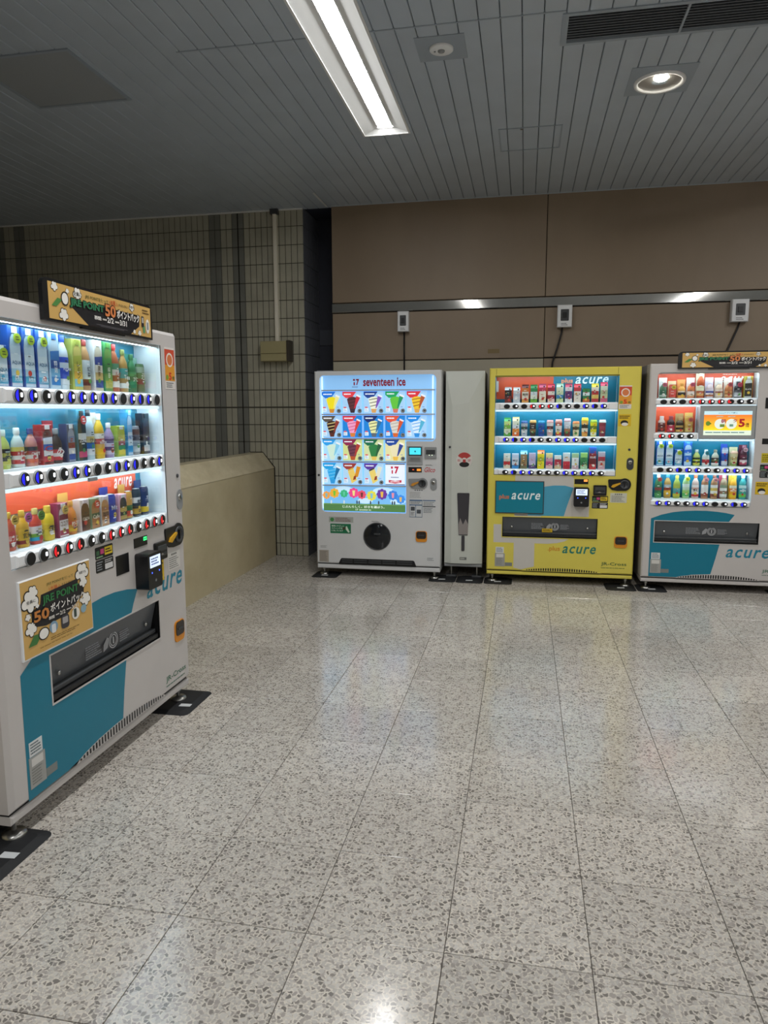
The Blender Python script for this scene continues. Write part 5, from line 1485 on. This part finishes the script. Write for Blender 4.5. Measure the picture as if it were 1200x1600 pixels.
yr1 = [
 ('black and brown carton with silver top', 'gable', .133, ('#2a2426', ['#7a3a30', '#5a2c2a', '#262226', '#262226'], '#c3c6cc')),
 ('pale silver carton', 'gable', .131, ('#c9ced6', ['#c6ccd4', '#cfd3da', '#b9c3d0', '#d3d6dc'], '#cfd3da')),
 ('orange carton with dark top', 'gable', .153, ('#d07a34', ['#d99a4a', '#e6e0d3', '#e3ddd0', '#d0762f'], '#5a2426', '珈琲', '#4a2c20')),
 ('green tea carton with white panel', 'gable', .152, ('#2f8a54', ['#6fae3a', '#dfe6da', '#cfe0e6', '#2f8a54'], '#2f7a44')),
 ('pink topped carton with cream front', 'gable', .158, ('#c0405a', ['#e0d3b0', '#e6e0d0', '#e3e0d0', '#c23c58'], '#b0486a')),
 ('dark red carton', 'gable', .157, ('#a8243a', ['#e0c9c6', '#a0263a', '#e3d9d0', '#a8243c'], '#c0304a')),
 ('pale green and blue milk carton', 'gable', .159, ('#c3d9b0', ['#c9d9a0', '#3a86c0', '#cfdfb8', '#dfe6c9'], '#a9c9b0')),
 ('white and purple grape carton', 'gable', .158, ('#e0dfe6', ['#e3e3e9', '#6a3a7a', '#5a2f70', '#e0dfe6'], '#b0405a')),
 ('white and red carton with red top', 'gable', .155, ('#c03a44', ['#e6dfd3', '#e9e3da', '#e6e0d6', '#c23a44'], '#c23a48', 'AIRS', '#3a3034')),
 ('short green carton with round emblem', 'brick', .115, ('#2f7a4a', ['#c0603a', '#2f7a4a', '#dfe6ea', '#3f8a50'], '#2f7a4a')),
 ('white and red carton with yellow top', 'gable', .156, ('#d9d3c0', ['#b83a3c', '#e0c26a', '#b8363a', '#e6e0d6'], '#d9c23a')),
 ('patterned green and red carton', 'gable', .167, ('#b9c9a0', ['#c9607a', '#c3c9a0', '#aebf98', '#d3dcc9'], '#c23a5a')),
]
yr2 = [
 ('green carton with green cap', 'gable', .160, ('#9acb5a', ['#5aa03c', '#dfe6c9', '#7fb84a', '#c9e08a'], '#3f9a4a')),
 ('orange and white carton with cream top', 'gable', .165, ('#e6e0c9', ['#d9652a', '#e08a3a', '#dfe6ea', '#e3e6d0'], '#d9c98a')),
 ('grey and black cup', 'cup', .133, ('#c3c6cc', ['#b9bcc3', '#c9ccd2', '#3a3a44', '#b0b6c0'], '#2f5a9a')),
 ('brown coffee cup with gold lid', 'cup', .139, ('#5a4030', ['#3a2a20', '#8a6a44', '#2c2420', '#4a3628'], '#c9a05a')),
 ('deep blue cup', 'cup', .133, ('#1f4a9a', ['#1c4690', '#2450a0', '#1f4a98', '#2c5aa8'], '#2a8ab8')),
 ('pale pink cup with dark label', 'cup', .139, ('#dfd6d0', ['#cfaea0', '#e0d8d3', '#4a2a2e', '#e0d6d3'], '#c99a98')),
 ('white strawberry cup', 'cup', .144, ('#dfd9d0', ['#c0483a', '#e3d9d0', '#e6e0da', '#b0564a'], '#cf9a90')),
 ('chocolate cup with domed pale lid', 'cup', .153, ('#8a4a34', ['#6a2c24', '#a06a4a', '#c3c9d3', '#c9ced6'], '#c9aeb8')),
 ('cream coloured cup', 'cup', .129, ('#e0d3a8', ['#dccf9f', '#e3d8b0', '#5a4630', '#d9c99a'], '#d0824a')),
 ('yellow topped striped cup', 'cup', .159, ('#d99a4a', ['#e0a04a', '#e6dcc9', '#3a3428', '#e0ac50'], '#e3d01e')),
 ('yellow lemon cup', 'cup', .141, ('#d9d020', ['#e0e0c9', '#d9cf1c', '#6a7a1c', '#d9d424'], '#9ab83a')),
 ('wine red cup with pale lid', 'cup', .141, ('#8c3a48', ['#82323f', '#8f3c4a', '#9a4654', '#86343f'], '#cfd6cf')),
]
yr3 = [
 ('white carton with red apple print', 'brick', .129, ('#dfd9c9', ['#d9c9b0', '#c0302f', '#e3dfd3', '#dfe6df'], '#e6e3da')),
 ('white and blue milk carton', 'brick', .129, ('#c9d6e9', ['#2f82c0', '#cfdaea', '#d6dfec', '#c3d3e9'], '#dfe6ef', 'MILK', '#3a4a6a')),
 ('brown carton with light blue top', 'gable', .157, ('#8a7050', ['#6f6a4a', '#9a8058', '#8f7450', '#947a56'], '#7fc0e0')),
 ('lilac carton with bowl print', 'brick', .135, ('#b8aed0', ['#5a4a7a', '#c6bcdc', '#bcb2d6', '#c3bada'], '#c9c3dc')),
 ('yellow carton with orange top', 'gable', .161, ('#d9cf1c', ['#e0d020', '#e3d824', '#a8b82a', '#e0d222'], '#d9763a')),
 ('pink patterned carton', 'brick', .134, ('#d9aeb8', ['#dcb6b0', '#c94a80', '#d6a0b0', '#e0d9a0'], '#e0d08a')),
 ('short white carton with berry print', 'brick', .116, ('#e0dfd6', ['#c9b08a', '#b83a4a', '#b02f44', '#e3e9e6'], '#cfe0dc')),
 ('red bottle in a pale blister pack', 'box', .139, ('#cfdfe0', ['#a82434', '#c0303f', '#dfd6d3', '#d3e0e3'], '#dfe9ea')),
 ('slim white can in a green blister pack', 'box', .136, ('#a9c9a8', ['#c3a0a8', '#dfe6e6', '#e3e9ea', '#a0c49a'], '#b0d0a8')),
 ('green bottle in a green blister pack', 'box', .140, ('#8fc96a', ['#a8c9a0', '#2f7a4a', '#3f8a54', '#94cc70'], '#a8d48a')),
 ('red bottle under a blue card', 'box', .190, ('#a8303a', ['#c23a3c', '#6a2428', '#8a2c34', '#2450a0'], '#2c5ab0', '新発売', '#e6eef6')),
 ('silver and red pouch pack', 'box', .150, ('#b0a0a8', ['#c9a0a8', '#c0b6b0', '#a83444', '#b8b0c0'], '#c3c9cc')),
]
shelf_row(Yw, 'top', WHY, 1.568, .157, .0717, yr1, g1)
shelf_row(Yw, 'middle', WHY, 1.282, .156, .0717, yr2, g2)
shelf_row(Yw, 'bottom', WHY, 1.004, .158, .0717, yr3, g3)
q = MB()
wp = '#c6c3bd'
q.flat([(.233, .950), (.70, .950), (.722, .938), (.724, .86), (.855, .80), (.855, .604), (.233, .604)], -.0005, wp)
flat_around(q, [(.057, .521), (.233, .521), (.233, .610), (.46, .610), (.46, .361), (.057, .361)], (.125, .935, .407, .595), -.0005, wp)
q.flat([(.233, .362), (.233, .140), (.30, .126), (.345, .140), (.41, .156), (.409, .362)], -.0006, wp)
flat_around(q, [(.40, .412), (.409, .361), (.52, .361), (.60, .370), (.66, .386), (.705, .412)], (.125, .935, .407, .595), -.0006, wp)
q.flat([(.346, .604), (.648, .604), (.672, .690), (.70, .780), (.722, .850), (.65, .868), (.56, .868), (.480, .856), (.40, .83), (.346, .80)], -.0008, mat('pale_teal_decal', '#4a9fbe', .35))
q.flat([(.855, .950), (.724, .950), (.722, .86), (.76, .84), (.855, .80)], -.0007, 'bodyy')
Yw.part(q, 'white_graphic')
q = MB(); q.box(.066, .478, -.012, .001, .620, .902, 'dgrey', .003); pn = Yw.part(q, 'brand_board')
q = MB(); q.rect(.073, .471, .628, .895, -.0126, mat('teal_board', '#007f96', .3)); put_text(q, 'plus', .100, .186, .735, .785, -.0132, '#c9744a', .03); put_text(q, 'acure', .204, .447, .742, .800, -.0132, '#e6f3f5', .03, .28); Yw.part(q, 'board_artwork', pn)
slot_door(Yw, .131, .929, .413, .589, sticker=True)
q = MB(); put_text(q, '.plus', .522, .625, .290, .342, -.0008, '#cf8a24', .018); put_text(q, 'acure', .645, .923, .282, .346, -.0008, '#1f7a6a', .03, .28); Yw.part(q, 'logo_lettering')
q = MB(); put_text(q, 'JR-Cross', .970, 1.178, .182, .217, -.0008, '#2f5a34', .012); lines(q, .970, 1.176, .164, .172, 1, -.0008, '#4a6a34', 6, .6); Yw.part(q, 'company_lettering')
price_display(Yw, .728, .841, .883, .926, '#e8823a')
card_reader(Yw, .724, .846, .697, .860)
bill_slot(Yw, .884, .991, .790, .877)
coin_unit(Yw, 1.001, 1.186, .832, .938)
pay_stickers(Yw, .877, 1.007, .678, .785)
notice(Yw, 1.023, 1.157, .731, .812, '#c9c9b8')
five_times_sticker(Yw, 1.062, 1.160, 1.513, 1.703)
yellow_sticker(Yw, 1.062, 1.163, 1.371, 1.468)
lock_handle(Yw, 1.143, 1.199, 1.008, 1.109, 1.160, 1.177, 'dgrey')
coin_return(Yw, 1.070, 1.176, .345, .444)
rating_labels(Yw, .072, .148)
arch_vent(Yw, .30, .985, .117, .034)
feet(Yw, [(.05, .05), (1.18, .05), (.05, .68), (1.18, .68)])
rubber_mat(-.198, 6.28, .245, .26, 'black rubber mat under the left foot of the yellow machine')
rubber_mat(.835, 6.24, .25, .27, 'black rubber mat under the right foot of the yellow machine')

# ================================================================== RIGHT DRINK MACHINE
R_ = Machine('drink_machine', 'white and teal drink vending machine cut off by the right edge', (.99, 6.17, 0), 0, 1.20, 1.872, .80, 'body')
cabinet(R_, .073, .112)
q = MB()
plate(q, 0, R_.W, .114, R_.H, [(.060, .818, .716, 1.802, .14, 'inside'), (.092, .895, .416, .592, .11, 'black')], 'body', e=.010)
for cx, cz, sx, sz in ((.060, 1.802, 1, -1), (.818, 1.802, -1, -1), (.060, .716, 1, 1), (.818, .716, -1, 1)): fillet(q, cx, cz, sx, sz, .03, .0005, 'body')
R_.part(q, 'door')
RB_ = ['kwkrrrrRww', 'rrww', 'kwBbbwwbbb', 'bbwwbbkwBb']
case = display(R_, .060, .818, .716, 1.802,
    [dict(base=1.597, bz=1.567, u0=.112, p=.0720, b=RB_[0], rx=.025, rz=.0185, hs=.024),
     dict(base=1.318, bz=1.292, u0=.110, p=.0728, b=RB_[1], rx=.025, rz=.0185, hs=.024, x=(.060, .392)),
     dict(base=1.046, bz=1.017, u0=.111, p=.0724, b=RB_[2], rx=.025, rz=.0185, hs=.024, top=1.262),
     dict(base=.776, bz=.743, u0=.111, p=.0725, b=RB_[3], rx=.025, rz=.0185, hs=.023, led=False)],
    [(.066, .815, 1.55, 1.80, 'orange'), (.066, .390, 1.28, 1.535, 'orange'), (.066, .815, 1.0, 1.262, 'teal'), (.066, .815, .72, .985, 'teal')], leds=((.402, .814, 1.266),))
q = MB(); put_text(q, 'acure', .565, .800, 1.722, 1.772, .130, '#f0e6e0', .03, .28); lines(q, .58, .72, 1.781, 1.792, 1, .130, '#f0d0c0', 3, .5); R_.part(q, 'case_lettering', case)
q = MB(); q.box(.398, .816, .004, .12, 1.268, 1.535, mat('screen_bezel', '#9ba0a2', .4), .006); sc_ = R_.part(q, 'advert_screen')
q = MB(); x0, x1, z0, z1 = .428, .786, 1.300, 1.492; w, h = x1 - x0, z1 - z0; y = .0034
X = lambda t: x0 + w * t
Z = lambda t: z0 + h * t
for k in range(8):
    t0 = .20 + .65 * k / 8; c = '#%02x%02x%02x' % (int(236 - 2 * k), int(206 - 12 * k), int(36 + 1 * k))
    q.rect(x0, x1, Z(t0), Z(t0 + .65 / 8), y, glow(c, .7))
q.rect(x0, x1, Z(.85), Z(1), y, glow('#bfe0ea', .55)); q.rect(x0, x1, Z(0), Z(.20), y, glow('#dcecd8', .55))
put_text(q, 'acureアプリで購入', X(.30), X(.70), Z(.895), Z(.955), y - .0006, '#4a7a8a', .01)
for cx in (.34, .58): q.disc(X(cx), Z(.47), h * .21, y - .0004, glow('#dfeae0', .5), 22)
put_text(q, '朝', X(.36), X(.46), Z(.50), Z(.67), y - .0008, '#b82a6a', .02); put_text(q, '夕', X(.61), X(.70), Z(.52), Z(.68), y - .0008, '#b82a6a', .02)
put_text(q, '5', X(.73), X(.86), Z(.34), Z(.68), y - .0006, '#d0242c', .04); put_text(q, '倍', X(.87), X(.95), Z(.34), Z(.52), y - .0006, '#7a4a1c', .02)
q.flat(ell(X(.09), Z(.49), w * .05, h * .10, 14), y - .0006, '#7fae3a'); q.flat([(X(.13), Z(.44)), (X(.17), Z(.48)), (X(.13), Z(.53))], y - .0006, '#6a9a2c')
lines(q, X(.26), X(.44), Z(.74), Z(.81), 1, y - .0006, '#f4e6d0', 3, .7); lines(q, X(.5), X(.7), Z(.74), Z(.81), 1, y - .0006, '#f4e6d0', 4, .7); lines(q, X(.04), X(.96), Z(.08), Z(.15), 1, y - .0006, '#4a8aa0', 5, .5)
q.rect(X(.34), X(.44), Z(.34), Z(.46), y - .0008, '#8ab04a'); q.rect(X(.54), X(.62), Z(.36), Z(.46), y - .0008, '#8ac0a8'); R_.part(q, 'screen_picture', sc_)
WHR = 'right machine'
h1, h2, h3, h4 = 'drinks on the right machine top shelf', 'drinks beside the right machine screen', 'drinks on the right machine third shelf', 'drinks on the right machine bottom shelf'
rr1 = [
 ('dark green tea bottle on pale card', 'pet', .137, ('#5a7a60', ['#b9c9c0', '#3a6a50', '#345f4a', '#3f6f54'], '#dfe0da', None, '#e6e6e6', '#c25a70', '#e0dcd6')),
 ('red soup can on gold card', 'can', .110, ('#d05a4a', ['#cf4a44', '#d9605a', '#d8564e', '#d96a60'], None, None, '#f0e6e0', '#d9c24a', '#e0c9a0')),
 ('gold bottle with black round emblem', 'pet', .121, ('#d9a24a', ['#d99a4a', '#2a2c30', '#2c2e34', '#dfc9b0'], '#c98a3a', None, '#e6e6e6', None, '#e09a5a')),
 ('apricot tea bottle on white card', 'pet', .135, ('#d07a4a', ['#d9b08a', '#e6dcd6', '#e3d6cf', '#cf7a4c'], '#e6e0dc', None, '#a03a30', '#c24a6a', '#e0d6d0')),
 ('tall amber tea bottle', 'pet', .200, ('#b8562c', ['#d9a86a', '#b06040', '#dfe0c0', '#d9d6b0', '#a84a26'], '#d9d0a0', None, '#3a6a3a', None, '#e0d3b8')),
 ('navy labelled milk tea bottle', 'pet', .136, ('#cfc0c6', ['#b0663a', '#e0d6d6', '#2c3a8c', '#d6cfdc'], '#dcd6e6', None, '#e0d6b8', None, '#dcd3e3')),
 ('pale latte bottle', 'pet', .133, ('#cfb8a0', ['#dfd3c3', '#d9c6ae', '#a86a5a', '#d9ccc0'], '#d9d6d3', None, '#8a4a3a', None, '#d9d0c6')),
 ('caramel latte bottle', 'pet', .132, ('#c07a4a', ['#cfae84', '#a86a3a', '#d09a60', '#b86a40'], '#dfd3c9', None, '#6a3a20', '#c24a5a', '#dccfc0')),
 ('black and silver coffee bottle', 'bcan', .129, ('#2a2a2e', ['#c3c6c9', '#b0b3b8', '#5a5c62', '#26262a'], '#26262a', None, '#26262a', '#b83a5a', '#d3cfcf')),
 ('tall black coffee bottle can on gold card', 'print', .170, ('#c3c6c6', ['#33302c', '#2c2a28', '#3a3630', '#2c2a26'], '#b9bcbc', 'BLACK', '#d9d6d0', None, '#a89a3a')),
]
rr2 = [
 ('brown coffee bottle can', 'bcan', .135, ('#c9b8b0', ['#4a2a26', '#7a3a30', '#5a2c28', '#6a3430'], '#d0cbc6', None, '#e6d0c0', None, None)),
 ('pink and black coffee bottle can', 'bcan', .135, ('#3a2428', ['#c23a4a', '#b8344a', '#b03048', '#2c2024'], '#8a3a44', None, '#f0dcd8', None, None)),
 ('black and gold coffee bottle can', 'bcan', .126, ('#4a3a28', ['#cfa85a', '#2a241e', '#b09050', '#2a241e'], '#a88a5a', None, '#e6d6a8', None, '#a88a5a')),
 ('gold coffee can', 'can', .132, ('#c9a050', ['#cfc07a', '#c0984a', '#d0aa5c', '#c89a48'], None, None, '#5a3a1c', '#c25a5a', '#cfa85a')),
]
rr3 = [
 ('tall clear water bottle with green tag', 'print', .203, water),
 ('tall clear water bottle with green tag', 'print', .203, water),
 ('short clear water bottle with green tag', 'print', .135, water),
 ('tall blue and white sports drink bottle', 'print', .199, ('#a9cdea', ['#b0d6ee', '#2a6ad0', '#2f70d4', '#9accec', '#2a6ad0'], '#4a8ad8', None, '#e6f0fa', None, '#1f5fc0')),
 ('lime soda bottle with black label', 'pet', .135, ('#b0c06a', ['#c3cf4a', '#1d2a20', '#b8c93a', '#1f2c22'], '#cfdccf', None, '#1d2a20', None, None)),
 ('apple drink bottle with red ball label', 'pet', .135, ('#c9d3d0', ['#dfe6e3', '#b0343c', '#b0303c', '#d9dccf'], '#dfe6e6', None, '#f0e0e0', '#2f8aa0', None)),
 ('dark grape drink bottle', 'pet', .135, ('#b8bfb0', ['#dfe0dc', '#3a3434', '#5a6a3a', '#3a3034'], '#8a8f80', None, '#e6e6e0', None, None)),
 ('slim blue and silver energy can', 'can', .150, ('#8fa0c0', ['#c3ccd9', '#2a4aa0', '#2450b0', '#b8c6da'], None, None, '#d03a3a', None, '#1f48a8'), .023),
 ('green tea latte cup', 'cup', .125, ('#a8b070', ['#7f9a4a', '#c9c890', '#b8a870', '#d0c9a0'], '#c9a890', None, '#e6e6d0', None, '#c9c9a0')),
 ('dark berry bottle with pink tags', 'pet', .170, ('#4a2434', ['#c24a6a', '#dfd0d6', '#4a2030', '#6a2f44'], '#8a5a6a', None, '#f0e0e6', '#c9a0b0', '#5a2438')),
]
rr4 = [
 ('dark green tea bottle with red tag', 'pet', .196, ('#4a8a5a', ['#5aa05a', '#2f6a48', '#8a3a3a', '#3a7a50'], '#cfd6d0', None, '#e6efe0', '#b84a44', None)),
 ('brown barley tea bottle', 'pet', .197, ('#a8864a', ['#c9a02c', '#d9b03a', '#8a3a2c', '#b0b8bc'], '#3a82b8', None, '#f0e6d0', None, None)),
 ('yellow green tea bottle', 'pet', .190, ('#9aa84a', ['#c3b83a', '#4a9a9a', '#5aa0a8', '#a8b04a'], '#c9b84a', None, '#eef3d8', None, None)),
 ('lemon water bottle with yellow tag', 'pet', .205, ('#9ac08a', ['#5ab060', '#9acb6a', '#b8d0b8', '#c9d6d0'], '#b8d0b8', None, '#2f6a3a', '#cfd03a', None)),
 ('white milk bottle with red foot', 'pet', .197, ('#c9b0a8', ['#b82c34', '#e3dcda', '#e6e0de', '#c9a8a0', '#dfd6d3'], '#d0643a', '乳', '#3a3034', None, None)),
 ('white sesame tea bottle', 'pet', .200, ('#a87a5a', ['#8a4a34', '#dcdcd8', '#d9d9d6', '#dfdfdb'], '#7a4a3a', None, '#3a3a3c', '#c9808a', None)),
 ('white tea bottle with gold flower', 'pet', .200, ('#a8805a', ['#8a4a34', '#dcdcd8', '#c9b05a', '#dfdfdb'], '#7a4a3a', None, '#4a4a3c', '#c9808a', None)),
 ('grey green coffee bottle', 'pet', .200, ('#9a8a70', ['#cfd3cf', '#8a6a50', '#d9dcd8', '#7a8a74'], '#b8b0a0', None, '#3a4a3c', None, '#b04a60')),
 ('orange yellow tea bottle', 'pet', .197, ('#d9a02c', ['#e0c01e', '#e0a024', '#d9702a', '#d9d6c0'], '#d9b42a', 'MATE', '#f4f0e0', None, '#d9b84a')),
 ('green blue tea bottle', 'pet', .200, ('#3a9a9a', ['#6abf4a', '#2f9a8a', '#2a8fa0', '#b8d6d6'], '#d3e0e0', 'MATE', '#e6f4f0', None, None)),
]
shelf_row(R_, 'top', WHR, 1.597, .118, .0711, rr1, h1)
shelf_row(R_, 'second', WHR, 1.318, .118, .0711, rr2, h2)
shelf_row(R_, 'third', WHR, 1.046, .117, .0715, rr3, h3)
shelf_row(R_, 'bottom', WHR, .776, .117, .0725, rr4, h4)
q = MB()
flat_around(q, [(.060, .122), (.30, .122), (.40, .148), (.547, .158), (.578, .29), (.602, .405), (.63, .50), (.665, .600), (.704, .656), (.64, .670), (.573, .679), (.49, .685), (.41, .685), (.32, .680), (.228, .668), (.14, .645), (.060, .612)], (.086, .901, .410, .598), -.0005, mat('teal_decal', '#007791', .35)); R_.part(q, 'teal_graphic')
q = MB(); put_text(q, 'acure', .655, .985, .303, .375, -.0008, mat('teal_letter', '#14809a', .35), .03, .28); R_.part(q, 'logo_lettering')
q = MB(); put_text(q, 'JR-Cross', .937, 1.145, .180, .212, -.0008, '#2f6b52', .012); lines(q, .937, 1.145, .162, .170, 1, -.0008, '#3f6f5a', 6, .6); R_.part(q, 'company_lettering')
slot_door(R_, .092, .895, .416, .592)
rating_labels(R_, .070, .152)
arch_vent(R_, .27, .93, .116, .038)
q = MB(); q.box(.876, .985, -.006, .001, 1.513, 1.596, 'black', .002); R_.part(q, 'blank_panel')
price_display(R_, .871, .985, 1.230, 1.275, '#2fd06a')
q = MB(); q.box(.874, .99, -.0012, .0005, 1.083, 1.159, '#cdbb20'); lines(q, .88, .985, 1.09, 1.15, 4, -.0016, '#4a400c', 3, .4); R_.part(q, 'yellow_notice')
pay_stickers(R_, .868, .99, .962, 1.068)
yellow_sticker(R_, .844, .942, .827, .929)
card_reader(R_, 1.02, 1.14, 1.10, 1.262)
bill_slot(R_, 1.02, 1.13, 1.30, 1.385)
coin_unit(R_, 1.0, 1.178, .94, 1.04)
lock_handle(R_, 1.125, 1.18, 1.60, 1.70, 1.152, 1.76)
coin_return(R_, 1.05, 1.15, .345, .444)
feet(R_, [(.05, .05), (1.15, .05), (.05, .70), (1.15, .70)])
campaign_sign(R_, .205, .965, 1.828, 1.962, 'gold campaign header board on top of the right drink machine')
rubber_mat(1.085, 6.24, .24, .26, 'black rubber mat under the left foot of the right machine')
rubber_mat(2.13, 6.24, .24, .26, 'black rubber mat under the right foot of the right machine')
